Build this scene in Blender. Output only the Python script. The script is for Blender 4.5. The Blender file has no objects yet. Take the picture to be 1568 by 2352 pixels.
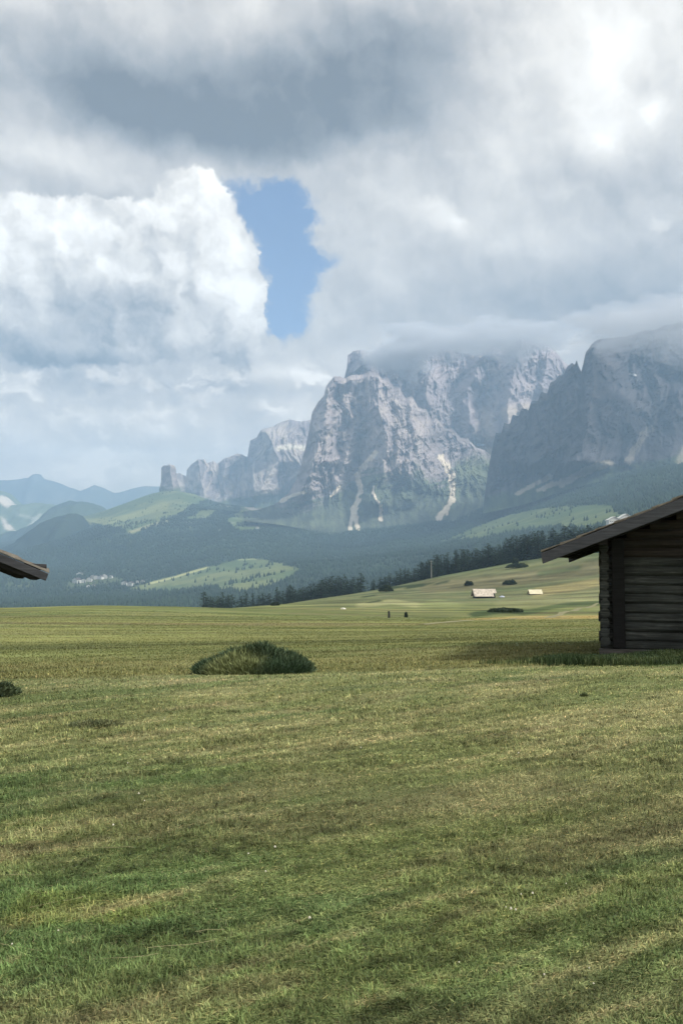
import bpy, math, random
import numpy as np
from math import radians, tan, atan, sin, cos, pi

random.seed(7)
rng = np.random.default_rng(11)
SC = bpy.context.scene
COL = SC.collection

# ------------------------------------------------------------------ camera model
FD = 2039.0                    # focal length in units of a 1568 x 2352 reading of the view
CX, CY, HY = 784.0, 1176.0, 1287.0
PITCH = atan((HY - CY) / FD)
EYE = 1.65

def tz_of(Y):
    """slope z/y of a view ray at row Y"""
    return np.tan(PITCH + np.arctan((CY - np.asarray(Y, float)) / FD))
def tx_of(X, Y=HY):
    b = (CY - np.asarray(Y, float)) / FD
    return (np.asarray(X, float) - CX) / FD / (cos(PITCH) - b * sin(PITCH))
def at(X, Y, y):
    return (float(tx_of(X, Y)) * y, y, EYE + float(tz_of(Y)) * y)
def proj(x, y, z):
    """world -> row/column of that reading (used to lay colours out on terrain)"""
    d = y * cos(PITCH) + (z - EYE) * sin(PITCH)
    h = -y * sin(PITCH) + (z - EYE) * cos(PITCH)
    d = np.maximum(d, 0.1)
    return CX + FD * x / d, CY - FD * h / d

# ------------------------------------------------------------------ numpy noise
def _h(ix, iy, iz, seed):
    n = (ix.astype(np.int64) * 374761393 + iy.astype(np.int64) * 668265263 + iz.astype(np.int64) * 2147483647 + seed * 974711) & 0xFFFFFFFF
    n = ((n ^ (n >> 13)) * 1274126177) & 0xFFFFFFFF
    n = ((n ^ (n >> 15)) * 2246822519) & 0xFFFFFFFF
    return ((n ^ (n >> 16)) & 0xFFFFFF) / float(0xFFFFFF) * 2 - 1
def vnoise(x, y, z=None, seed=0):
    x = np.asarray(x, float); y = np.asarray(y, float)
    if z is None: z = np.zeros_like(x)
    z = np.asarray(z, float)
    ix, iy, iz = np.floor(x), np.floor(y), np.floor(z)
    fx, fy, fz = x - ix, y - iy, z - iz
    fx, fy, fz = [f * f * f * (f * (f * 6 - 15) + 10) for f in (fx, fy, fz)]
    r = 0
    for dx in (0, 1):
        for dy in (0, 1):
            for dz in (0, 1):
                w = (fx if dx else 1 - fx) * (fy if dy else 1 - fy) * (fz if dz else 1 - fz)
                r = r + w * _h(ix + dx, iy + dy, iz + dz, seed)
    return r
def fbm(x, y, z=None, octv=5, gain=.5, seed=0, ridged=False):
    r = 0; a = 1; s = 0
    x = np.asarray(x, float); y = np.asarray(y, float)
    if z is None: z = np.zeros_like(x)
    z = np.asarray(z, float)
    for k in range(octv):
        n = vnoise(x, y, z, seed + 17 * k)
        if ridged: n = 1 - 2 * np.abs(n)
        r = r + a * n; s += a; a *= gain
        x = x * 2.03 + 5.1; y = y * 2.03 + 1.7; z = z * 2.03 + 3.3
    return r / s
def sstep(a, b, x):
    t = np.clip((x - a) / (b - a), 0, 1)
    return t * t * (3 - 2 * t)
def lerp(a, b, t):
    t = np.asarray(t)[..., None]
    return np.asarray(a) * (1 - t) + np.asarray(b) * t

def polydist(X, Y, pts):
    """distance to a polyline"""
    d = np.full(np.shape(X), 1e9)
    for (x0, y0), (x1, y1) in zip(pts[:-1], pts[1:]):
        vx, vy = x1 - x0, y1 - y0
        t = np.clip(((X - x0) * vx + (Y - y0) * vy) / (vx * vx + vy * vy + 1e-9), 0, 1)
        d = np.minimum(d, np.hypot(X - x0 - t * vx, Y - y0 - t * vy))
    return d
def polysd(X, Y, pts):
    """signed distance to a polygon, negative inside"""
    d = polydist(X, Y, pts + [pts[0]])
    ins = np.zeros(np.shape(X), bool)
    n = len(pts)
    for i in range(n):
        x0, y0 = pts[i]; x1, y1 = pts[(i + 1) % n]
        if y0 == y1: continue
        c = ((y0 > Y) != (y1 > Y)) & (X < (x1 - x0) * (Y - y0) / (y1 - y0) + x0)
        ins ^= c
    return np.where(ins, -d, d)

# ------------------------------------------------------------------ object helpers
def tag(o, label=None, cat=None, group=None, kind=None):
    if label: o["label"] = label
    if cat: o["category"] = cat
    if group: o["group"] = group
    if kind: o["kind"] = kind
    return o
def link(name, me, mat=None, parent=None, loc=None):
    o = bpy.data.objects.new(name, me); COL.objects.link(o)
    if mat is not None: me.materials.append(mat)
    if parent is not None: o.parent = parent
    if loc is not None: o.location = loc
    return o
def empty(name, loc=(0, 0, 0), rz=0.0):
    o = bpy.data.objects.new(name, None); COL.objects.link(o)
    o.location = loc; o.rotation_euler = (0, 0, rz); o.empty_display_size = .5
    return o
def copy_tree(o, parent=None):
    c = o.copy(); COL.objects.link(c)
    if parent is not None: c.parent = parent
    for ch in [k for k in bpy.data.objects if k.parent == o]: copy_tree(ch, c)
    return c
def np_mesh(name, V, F, smooth=False, col=None, k=None):
    """V (n,3); F (m,k) all faces with k corners"""
    V = np.asarray(V, np.float32); F = np.asarray(F, np.int32)
    me = bpy.data.meshes.new(name)
    k = F.shape[1]
    me.vertices.add(len(V)); me.vertices.foreach_set("co", V.ravel())
    me.loops.add(F.size); me.loops.foreach_set("vertex_index", F.ravel())
    me.polygons.add(len(F)); me.polygons.foreach_set("loop_start", np.arange(0, F.size, k, dtype=np.int32))
    me.update(calc_edges=True)
    if smooth: me.polygons.foreach_set("use_smooth", np.ones(len(F), bool))
    if col is not None:
        a = me.color_attributes.new("Col", 'FLOAT_COLOR', 'POINT')
        c = np.ones((len(V), 4), np.float32); c[:, :3] = np.clip(col, 0, 1)
        a.data.foreach_set("color", c.ravel())
    me.validate()
    return me
def grid_faces(nr, nc):
    i = np.arange((nr - 1) * (nc - 1)); r = i // (nc - 1); c = i % (nc - 1)
    a = r * nc + c
    return np.stack([a, a + 1, a + nc + 1, a + nc], 1)

class MB:
    """collects shapes and links them as one mesh object"""
    def __init__(s): s.v = []; s.f = []
    def add(s, vs, fs):
        n = len(s.v); s.v += [tuple(v) for v in vs]; s.f += [tuple(n + i for i in f) for f in fs]
    def box(s, x0, x1, y0, y1, z0, z1, m=None):
        vs = [(x, y, z) for x in (x0, x1) for y in (y0, y1) for z in (z0, z1)]
        if m: vs = [m(v) for v in vs]
        s.add(vs, [(0, 1, 3, 2), (4, 6, 7, 5), (0, 4, 5, 1), (2, 3, 7, 6), (0, 2, 6, 4), (1, 5, 7, 3)])
    def prism(s, poly, y0, y1):
        """poly in x,z, extruded along y"""
        n = len(poly)
        s.add([(x, y0, z) for x, z in poly] + [(x, y1, z) for x, z in poly],
              [tuple(range(n))[::-1], tuple(range(n, 2 * n))] + [(i, (i + 1) % n, n + (i + 1) % n, n + i) for i in range(n)])
    def tube(s, pts, rads, n=8, cap=True):
        pts = [np.array(p, float) for p in pts]; rings = []
        for i, p in enumerate(pts):
            d = pts[min(i + 1, len(pts) - 1)] - pts[max(i - 1, 0)]; d /= np.linalg.norm(d) + 1e-9
            up = np.array((0, 0, 1.)) if abs(d[2]) < .9 else np.array((1., 0, 0))
            a = np.cross(d, up); a /= np.linalg.norm(a); b = np.cross(d, a)
            rings.append([p + rads[i] * (cos(t) * a + sin(t) * b) for t in [2 * pi * k / n for k in range(n)]])
        vs = [v for r in rings for v in r]; fs = []
        for i in range(len(rings) - 1):
            for k in range(n):
                fs.append((i * n + k, i * n + (k + 1) % n, (i + 1) * n + (k + 1) % n, (i + 1) * n + k))
        if cap: fs += [tuple(range(n)), tuple(range((len(rings) - 1) * n, len(rings) * n))[::-1]]
        s.add(vs, fs)
    def build(s, name, mat, parent=None, bevel=0, smooth=False):
        me = bpy.data.meshes.new(name); me.from_pydata(s.v, [], s.f); me.update()
        import bmesh
        bm = bmesh.new(); bm.from_mesh(me); bmesh.ops.recalc_face_normals(bm, faces=bm.faces)
        bm.to_mesh(me); bm.free()
        if smooth:
            for p in me.polygons: p.use_smooth = True
        o = link(name, me, mat, parent)
        if bevel:
            m = o.modifiers.new("b", 'BEVEL'); m.width = bevel; m.segments = 2; m.limit_method = 'ANGLE'
        return o

# ------------------------------------------------------------------ materials
class NT:
    def __init__(s, tree): s.t = tree; s.n = tree.nodes; s.l = tree.links
    def new(s, typ, **kw):
        n = s.n.new(typ)
        for k, v in kw.items(): setattr(n, k, v)
        return n
    def put(s, sock, v):
        if isinstance(v, bpy.types.NodeSocket): s.l.new(v, sock)
        else: sock.default_value = v
    def math(s, op, a, b=None, c=None, clamp=False):
        n = s.new('ShaderNodeMath', operation=op, use_clamp=clamp)
        s.put(n.inputs[0], a)
        if b is not None: s.put(n.inputs[1], b)
        if c is not None: s.put(n.inputs[2], c)
        return n.outputs[0]
    def vmath(s, op, a, b=None):
        n = s.new('ShaderNodeVectorMath', operation=op)
        s.put(n.inputs[0], a)
        if b is not None: s.put(n.inputs[1], b)
        return n.outputs['Value'] if op in ('DOT_PRODUCT', 'LENGTH', 'DISTANCE') else n.outputs[0]
    def smooth(s, x, a, b, lo=0.0, hi=1.0):
        n = s.new('ShaderNodeMapRange', interpolation_type='SMOOTHSTEP')
        s.put(n.inputs[0], x); n.inputs[1].default_value = a; n.inputs[2].default_value = b
        n.inputs[3].default_value = lo; n.inputs[4].default_value = hi
        return n.outputs[0]
    def noise(s, vec, scale, detail=4, rough=.5, dist=0, color=False, dim='3D'):
        n = s.new('ShaderNodeTexNoise', noise_dimensions=dim)
        s.put(n.inputs['Vector'], vec); n.inputs['Scale'].default_value = scale
        n.inputs['Detail'].default_value = detail; n.inputs['Roughness'].default_value = rough
        n.inputs['Distortion'].default_value = dist
        return n.outputs['Color' if color else 'Fac']
    def ramp(s, fac, stops, interp='LINEAR'):
        n = s.new('ShaderNodeValToRGB'); s.put(n.inputs[0], fac)
        cr = n.color_ramp; cr.interpolation = interp
        while len(cr.elements) < len(stops): cr.elements.new(.5)
        for e, (p, c) in zip(cr.elements, stops):
            e.position = p; e.color = (*c, 1) if len(c) == 3 else c
        return n.outputs[0]
    def mix(s, fac, a, b, mode='MIX'):
        n = s.new('ShaderNodeMix', data_type='RGBA', blend_type=mode)
        s.put(n.inputs[0], fac)
        s.put(n.inputs[6], (*a, 1) if isinstance(a, tuple) and len(a) == 3 else a)
        s.put(n.inputs[7], (*b, 1) if isinstance(b, tuple) and len(b) == 3 else b)
        return n.outputs[2]

def material(name):
    m = bpy.data.materials.new(name); m.use_nodes = True
    nt = NT(m.node_tree); b = m.node_tree.nodes["Principled BSDF"]
    b.inputs['Specular IOR Level'].default_value = .2
    b.inputs['Roughness'].default_value = .85
    return m, nt, b
def attr_col(nt):
    n = nt.new('ShaderNodeAttribute'); n.attribute_name = "Col"; return n.outputs['Color']
def pos(nt): return nt.new('ShaderNodeNewGeometry').outputs['Position']
def objc(nt): return nt.new('ShaderNodeTexCoord').outputs['Object']
def scaled(nt, v, s):
    n = nt.new('ShaderNodeMapping'); nt.put(n.inputs[0], v); n.inputs['Scale'].default_value = s; return n.outputs[0]

def terrain_mat(name, fine, amp=.35, bump=.0, bdist=1.0, stretch=(1, 1, 1), rough=.95):
    m, nt, b = material(name)
    p = scaled(nt, pos(nt), stretch)
    n1 = nt.noise(p, fine, 6, .65)
    n2 = nt.noise(p, fine * 5.3, 4, .6)
    f = nt.math('ADD', nt.math('MULTIPLY', n1, .6), nt.math('MULTIPLY', n2, .4))
    g = nt.math('MULTIPLY_ADD', f, amp * 2.4, 1 - amp * 1.2)
    comb = nt.new('ShaderNodeCombineXYZ')
    for k in range(3): nt.put(comb.inputs[k], g)
    c = nt.mix(1.0, attr_col(nt), comb.outputs[0], 'MULTIPLY')
    nt.put(b.inputs['Base Color'], c)
    b.inputs['Roughness'].default_value = rough; b.inputs['Specular IOR Level'].default_value = .05
    if bump:
        bn = nt.new('ShaderNodeBump'); bn.inputs['Strength'].default_value = bump; bn.inputs['Distance'].default_value = bdist
        nt.put(bn.inputs['Height'], f); nt.put(b.inputs['Normal'], bn.outputs[0])
    return m
M_MEADOW = terrain_mat("meadow_turf", 6.0, .38, .7, .04)
M_HILL = terrain_mat("hill_cover", .02, .3, .4, 6)
M_ROCK = terrain_mat("dolomite_rock", .014, .34, .9, 26, (1, 1, .55))
M_FAR = terrain_mat("far_hills", .006, .2, .3, 25)

def leaf_mat(name, trans=.25, rough=.7):
    m, nt, b = material(name)
    b.inputs['Roughness'].default_value = rough; b.inputs['Specular IOR Level'].default_value = .15
    nt.put(b.inputs['Base Color'], attr_col(nt))
    if trans:
        t = nt.new('ShaderNodeBsdfTranslucent'); nt.put(t.inputs[0], attr_col(nt))
        ms = nt.new('ShaderNodeMixShader'); ms.inputs[0].default_value = trans
        nt.put(ms.inputs[1], b.outputs[0]); nt.put(ms.inputs[2], t.outputs[0])
        nt.put(m.node_tree.nodes['Material Output'].inputs[0], ms.outputs[0])
    return m
M_GRASS = leaf_mat("grass_blades"); M_LEAF = leaf_mat("shrub_leaves", .2)
M_FOREST = leaf_mat("forest_needles", 0, .95); M_NEEDLE = leaf_mat("conifer_needles", .1, .9)

def wood(name, c0, c1, c2, grain=(1.2, 9, 22), bump=.5, dist=.008):
    m, nt, b = material(name)
    p = scaled(nt, objc(nt), grain)
    n = nt.noise(p, 1.6, 8, .65, .6)
    n2 = nt.noise(objc(nt), 1.3, 4, .6)
    c = nt.ramp(n, [(.3, c0), (.52, c1), (.75, c2)])
    c = nt.mix(nt.smooth(n2, .35, .7, 0, .55), c, c0)
    nt.put(b.inputs['Base Color'], c); b.inputs['Roughness'].default_value = .8
    bn = nt.new('ShaderNodeBump'); bn.inputs['Strength'].default_value = bump; bn.inputs['Distance'].default_value = dist
    nt.put(bn.inputs['Height'], n); nt.put(b.inputs['Normal'], bn.outputs[0])
    return m
M_LOG = wood("weathered_logs", (.014, .018, .018), (.052, .062, .062), (.14, .155, .15))
M_LOGBROWN = wood("brown_logs", (.012, .013, .012), (.036, .032, .029), (.075, .066, .06))
M_SILL = wood("grey_sill_wood", (.05, .052, .05), (.11, .11, .108), (.2, .19, .18))
M_ROOFW = wood("grey_roof_boards", (.06, .061, .064), (.13, .13, .135), (.22, .22, .225), (9, 1.2, 22))
M_BARGE = wood("grey_barge_board", (.045, .05, .062), (.075, .083, .10), (.125, .135, .155), (1.2, 9, 18))
M_DARKW = wood("dark_rafters", (.012, .013, .015), (.028, .029, .032), (.05, .05, .052))
M_LICHEN = wood("shingle_edge", (.12, .115, .105), (.24, .225, .2), (.4, .38, .33), (9, 9, 9))
M_SILVER = wood("silver_shingles", (.25, .22, .18), (.6, .54, .46), (.85, .8, .7), (1.5, 1.5, 1.5), .3, .03)
M_PALE = wood("pale_shingles", (.5, .46, .32), (.75, .7, .52), (.85, .82, .66), (1, 1, 1), .3, .03)
M_ROOFD2 = wood("darkened_barge_board", (.02, .022, .026), (.04, .043, .05), (.075, .08, .09))  # darker copy of the barge wood, offsetting the sun that falls on it
M_RECESS = wood("recess_shade_wood", (.006, .007, .008), (.014, .016, .018), (.026, .028, .03))
M_BARK = wood("bark", (.03, .024, .02), (.06, .048, .04), (.1, .08, .07), (3, 3, 1))
def plain(name, c, rough=.7, var=.15):
    m, nt, b = material(name)
    n = nt.noise(objc(nt), 2.0, 4, .6)
    nt.put(b.inputs['Base Color'], nt.mix(n, tuple(k * (1 - var) for k in c), tuple(min(1, k * (1 + var)) for k in c)))
    b.inputs['Roughness'].default_value = rough
    return m
M_WHITE = plain("white_render", (.6, .6, .57)); M_ROOFD = plain("dark_roof_tiles", (.09, .075, .07))
M_RED = plain("red_paint", (.5, .12, .1)); M_ROCKW = plain("pale_stone", (.55, .54, .48))
M_PINK = plain("faded_red_panels", (.62, .36, .32)); M_BLUEG = plain("blue_grey_cover", (.4, .44, .55))
M_GLASS = plain("window_glass", (.03, .035, .04), .15); M_POLE = plain("grey_pole_wood", (.24, .24, .22))
M_DIRT = plain("trodden_earth", (.19, .18, .095), .95, .25)
M_STONE = plain("mossy_stone", (.12, .12, .1))
M_SNOW = plain("snow", (.82, .84, .86), .6, .05)

# ------------------------------------------------------------------ meadow terrain
ys_t = np.array([-40, 2, 6, 12, 16, 25, 45, 80, 150, 250, 350, 450, 540, 640, 780, 1000.])
Xs_t = np.array([-1800, -300, 0, 150, 240, 420, 540, 620, 700, 800, 870, 950, 1040, 1150, 1250, 1375, 1568, 1900, 3400.])
def _tab():
    T = np.zeros((len(ys_t), len(Xs_t)))
    def row(y, vals): 
        xs, vs = zip(*vals)
        T[list(ys_t).index(y)] = EYE + tz_of(np.interp(Xs_t, xs, vs)) * y
    tx = tx_of(Xs_t)
    for y in (-40, 2, 6): T[list(ys_t).index(y)] = .012 * tx * max(y, 3)
    row(12, [(-300, 1590), (0, 1586), (784, 1562), (1568, 1548), (1900, 1540)])
    row(16, [(-300, 1545), (0, 1540), (784, 1528), (1300, 1512), (1568, 1504), (1900, 1496)])
    row(25, [(-300, 1502), (0, 1500), (784, 1484), (1300, 1466), (1568, 1458), (1900, 1450)])
    row(45, [(-300, 1452), (0, 1452), (784, 1450), (1300, 1440), (1568, 1434), (1900, 1430)])
    row(80, [(-300, 1422), (0, 1421), (784, 1424), (1300, 1424), (1568, 1420), (1900, 1418)])
    row(150, [(-300, 1396), (0, 1393), (150, 1386.5), (240, 1384.5), (420, 1391), (540, 1396), (700, 1400), (950, 1408), (1300, 1408), (1900, 1400)])
    row(250, [(-300, 1410), (0, 1410), (240, 1405), (420, 1402), (540, 1397.5), (620, 1392), (784, 1392), (870, 1392), (950, 1393), (1150, 1392), (1300, 1390), (1568, 1385), (1900, 1375)])
    row(350, [(-300, 1440), (0, 1440), (240, 1422), (420, 1408), (540, 1396), (620, 1389), (700, 1382), (784, 1374), (870, 1371), (950, 1372), (1150, 1371), (1300, 1362), (1568, 1345), (1900, 1330)])
    row(450, [(-300, 1480), (0, 1475), (240, 1445), (420, 1420), (540, 1402), (620, 1389), (700, 1376.5), (784, 1364), (870, 1355), (950, 1348), (1040, 1340), (1150, 1330), (1250, 1318), (1375, 1308), (1568, 1290), (1900, 1270)])
    row(540, [(-300, 1520), (0, 1510), (240, 1470), (420, 1435), (540, 1412), (620, 1396), (700, 1380), (784, 1363), (870, 1351), (950, 1330), (1040, 1305), (1150, 1289), (1200, 1275), (1250, 1266), (1375, 1260), (1568, 1245), (1900, 1215)])
    row(640, [(-300, 1540), (0, 1530), (420, 1470), (620, 1430), (784, 1395), (950, 1360), (1040, 1335), (1150, 1318), (1250, 1300), (1375, 1290), (1568, 1275), (1900, 1250)])
    row(780, [(-300, 1560), (0, 1550), (420, 1500), (784, 1450), (1040, 1400), (1250, 1370), (1568, 1330), (1900, 1310)])
    row(1000, [(-300, 1570), (784, 1500), (1250, 1420), (1900, 1360)])
    return T
TAB = _tab()
tX = tx_of(Xs_t)
# dense, smoothed table in (tx, log y)
_gx = np.linspace(-1.3, 1.3, 521)
_wy = np.arcsinh(ys_t / 4.0)
_gy = np.linspace(_wy[0], _wy[-1], 700)
_D1 = np.array([np.interp(_gx, tX, r) for r in TAB])
_D = np.array([np.interp(_gy, _wy, _D1[:, j]) for j in range(len(_gx))]).T
def _smooth(A, sig, ax):
    k = np.arange(-int(3 * sig), int(3 * sig) + 1); w = np.exp(-k * k / 2 / sig ** 2); w /= w.sum()
    P = np.pad(A, [(len(k) // 2,) * 2 if i == ax else (0, 0) for i in (0, 1)], mode='edge')
    return sum(w[i] * (P[i:i + A.shape[0]] if ax == 0 else P[:, i:i + A.shape[1]]) for i in range(len(k)))
_D = _smooth(_smooth(_D, 5, 0), 6, 1)
def meadow_z(x, y, detail=True):
    x = np.asarray(x, float); y = np.asarray(y, float)
    t = x / np.maximum(y + 0.0, 5.0)
    gi = np.clip((t - _gx[0]) / (_gx[1] - _gx[0]), 0, len(_gx) - 1.001)
    gj = np.clip((np.arcsinh(y / 4.0) - _gy[0]) / (_gy[1] - _gy[0]), 0, len(_gy) - 1.001)
    i = gi.astype(int); j = gj.astype(int); fi = gi - i; fj = gj - j
    z = (_D[j, i] * (1 - fi) + _D[j, i + 1] * fi) * (1 - fj) + (_D[j + 1, i] * (1 - fi) + _D[j + 1, i + 1] * fi) * fj
    if detail:
        yy = np.maximum(y, 0)
        z = z + .035 * fbm(x * .45, y * .8, octv=4, seed=3) * sstep(1, 8, yy)
        z = z + .35 * fbm(x * .022, y * .045, octv=4, seed=5) * sstep(30, 120, yy) 
        z = z + 1.1 * fbm(x * .008, y * .014, octv=4, seed=6) * sstep(140, 400, yy)
    return z
def gz(x, y): return float(meadow_z(np.array([x]), np.array([y]))[0])

def meadow_colour(x, y, z):
    """real colour of the sward: mown hay, clover, trodden and uncut strips"""
    X, Y = proj(x, y, z)
    LIFT = np.array((1.30, 1.30, 1.40))
    al = x * .86 + y * .50; ac = y * .86 - x * .50            # mowing direction and across it
    n1 = fbm(al * .22, ac * .7, octv=5, seed=21)
    n2 = fbm(al * .7, ac * 3.0, octv=5, gain=.6, seed=22)
    n3 = fbm(x * .12, y * .25, octv=4, seed=23)
    nf = fbm(x * .012, y * .05, octv=6, gain=.6, seed=24)
    green = np.array((.078, .125, .040)); olive = np.array((.108, .138, .046)); straw = np.array((.23, .235, .105)); brown = np.array((.135, .130, .062))
    dark = np.array((.030, .058, .020))
    c = lerp(green, olive, sstep(-.3, .25, n1 + n2 * .3))
    dry = sstep(5.6, 8.2, y + n3 * 3.0) * (1 - sstep(13.6, 15.0, y - .10 * x))
    c = lerp(c, straw, np.clip(.30 * dry + .50 * dry * sstep(-.05, .3, n2), 0, 1))
    c = lerp(c, straw, .42 * sstep(.08, .36, n2 + .3 * n1) * (y < 16))
    c = lerp(c, np.array((.26, .21, .12)), .3 * sstep(.35, .5, fbm(al * .5 + 5, ac * 2.2, octv=4, seed=27)) * (y < 15))
    g2 = sstep(.0, .35, fbm(al * .16 + 3, ac * .9, octv=4, seed=31))
    c = lerp(c, green, .55 * g2 * (1 - .8 * dry) * (y < 15))
    b2 = sstep(.05, .38, fbm(al * .22 - 7, ac * .8, octv=5, seed=32))
    c = lerp(c, brown, .5 * b2 * (y < 15) * (1 - .6 * dry))
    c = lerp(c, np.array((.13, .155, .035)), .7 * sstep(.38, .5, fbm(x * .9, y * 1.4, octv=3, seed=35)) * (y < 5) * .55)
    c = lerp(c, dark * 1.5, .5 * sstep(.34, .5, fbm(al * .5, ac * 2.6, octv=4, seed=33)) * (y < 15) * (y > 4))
    # uncut pasture beyond
    far = sstep(13.9, 14.3, y - .06 * x + n1 * .3)
    past = lerp(np.array((.135, .142, .050)), np.array((.100, .120, .042)), sstep(-.3, .3, nf))
    past = lerp(past, np.array((.12, .098, .052)), .6 * sstep(.15, .5, fbm(x * .03, y * .12, octv=5, seed=40)))
    past = lerp(past, np.array((.155, .155, .062)), .7 * sstep(.15, .55, fbm(x * .05 + 9, y * .3, octv=5, seed=41)))
    past = lerp(past, np.array((.045, .055, .022)), .6 * sstep(.25, .5, fbm(x * .04 + 2, y * .35, octv=5, gain=.65, seed=42)))
    c = lerp(c, past, far)
    c = c * LIFT
    past_s = 1 + .55 * fbm(x * .09, y * .30, octv=5, gain=.6, seed=43) * far + .6 * fbm(x * .012, y * .10, octv=5, gain=.6, seed=44) * sstep(60, 200, y)
    # hill to the right: greener top, brown band, pale hay strips
    ff = sstep(200, 300, y)
    hill = lerp(np.array((.095, .118, .055)), np.array((.135, .142, .07)), sstep(-.3, .4, nf))
    c = lerp(c, hill, ff * sstep(560, 900, X))
    wob = 7 * fbm(x * .01, y * .02, octv=4, seed=55)
    def band(pts, w, col, k=1.0, soft=.5):
        nonlocal c
        d = polydist(X, Y + wob * .5, pts) + wob * .6
        c = lerp(c, np.array(col), k * (1 - sstep(w * soft, w, d)) * (y > 100))
    band([(980, 1350), (1130, 1338), (1260, 1322), (1400, 1300)], 22, (.13, .115, .066), .6)
    band([(1150, 1390), (1260, 1380), (1400, 1362)], 16, (.20, .20, .095), .5)
    band([(1230, 1362), (1330, 1348), (1400, 1334)], 16, (.25, .21, .095), .7)
    band([(960, 1438), (1060, 1428), (1200, 1420), (1400, 1418)], 7, (.34, .27, .11), .85)
    band([(1085, 1411), (1150, 1404), (1200, 1405)], 8, (.04, .065, .026), .9)
    band([(1200, 1408), (1300, 1390), (1400, 1385)], 8, (.055, .08, .03), .8)
    band([(950, 1400), (1000, 1385), (1050, 1395)], 14, (.20, .22, .09), .4)
    band([(820, 1392), (900, 1382), (960, 1390)], 8, (.25, .25, .12), .8)
    band([(1240, 1318), (1330, 1305)], 8, (.055, .08, .035), .7)
    past_s = past_s + .45 * fbm(x * .035, y * .16, octv=5, gain=.65, seed=45) * sstep(60, 200, y)
    c = c * np.clip(past_s, .45, 1.7)[..., None]
    # short dark bank lines
    for p in ([(840, 1386), (872, 1380)], [(880, 1352), (990, 1340)], [(1000, 1341), (1030, 1335)], [(930, 1349), (970, 1344)], [(830, 1372), (860, 1368)]):
        band(p, 3.0, (.03, .045, .02), .9)
    # rank dark grass round the wooden hut
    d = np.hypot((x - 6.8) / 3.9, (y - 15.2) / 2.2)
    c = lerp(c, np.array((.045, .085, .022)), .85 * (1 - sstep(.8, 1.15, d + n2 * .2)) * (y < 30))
    return c

nyr, nxr = 620, 330
yy = 4.0 * np.sinh(np.linspace(math.asinh(-30 / 4), math.asinh(1000 / 4), nyr))
ss = np.linspace(-1, 1, nxr)
YY, SS = np.meshgrid(yy, ss, indexing='ij')
XX = SS * (np.maximum(YY, 0) * .85 + 24)
ZZ = meadow_z(XX, YY)
ZZ = ZZ - 60 * sstep(800, 1000, YY)
colr = meadow_colour(XX.ravel(), YY.ravel(), ZZ.ravel())
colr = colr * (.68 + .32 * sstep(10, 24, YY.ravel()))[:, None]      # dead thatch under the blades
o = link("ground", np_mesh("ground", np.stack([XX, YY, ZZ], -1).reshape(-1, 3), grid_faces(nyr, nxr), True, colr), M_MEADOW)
tag(o, kind="structure", label="mown alpine meadow with a pasture hill rising to the right")

# ------------------------------------------------------------------ foot path lines on the meadow hill
def strip(name, pts, w, label):
    P = [at_ground(*p) for p in pts]
    # subdivide
    Q = []
    for a, b in zip(P[:-1], P[1:]):
        for k in range(12): Q.append(np.array(a) * (1 - k / 12) + np.array(b) * k / 12)
    Q.append(np.array(P[-1]))
    V = []; n = len(Q)
    for i, q in enumerate(Q):
        d = Q[min(i + 1, n - 1)] - Q[max(i - 1, 0)]; d = d[:2] / (np.linalg.norm(d[:2]) + 1e-9)
        nx, ny = -d[1], d[0]
        ww = w * (.7 + .5 * random.random())
        for s in (-1, -.3, .3, 1):
            x, y = q[0] + nx * ww * s, q[1] + ny * ww * s
            V.append((x, y, gz(x, y) + .10 - .06 * abs(s)))
    o = link(name, np_mesh(name, V, grid_faces(n, 4)), M_DIRT)
    return tag(o, kind="structure", label=label)
_ray_y = 4.0 * np.sinh(np.linspace(math.asinh(2 / 4), math.asinh(620 / 4), 5000))
def at_ground(X, Y, ymin=2):
    """first point of the meadow seen at that row and column"""
    ysr = _ray_y[_ray_y > ymin]
    xs = float(tx_of(X, Y)) * ysr; zr = EYE + float(tz_of(Y)) * ysr
    g = meadow_z(xs, ysr)
    k = np.argmax(g >= zr) if (g >= zr).any() else len(ysr) - 1
    return (xs[k], ysr[k], g[k])
strip("path", [(1255, 1420), (1290, 1408), (1330, 1397), (1372, 1386)], .7, "pale foot path climbing behind the wooden hut")
strip("path", [(965, 1436), (1060, 1427), (1180, 1421), (1300, 1419)], .45, "pale foot path running level across the pasture")

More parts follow.
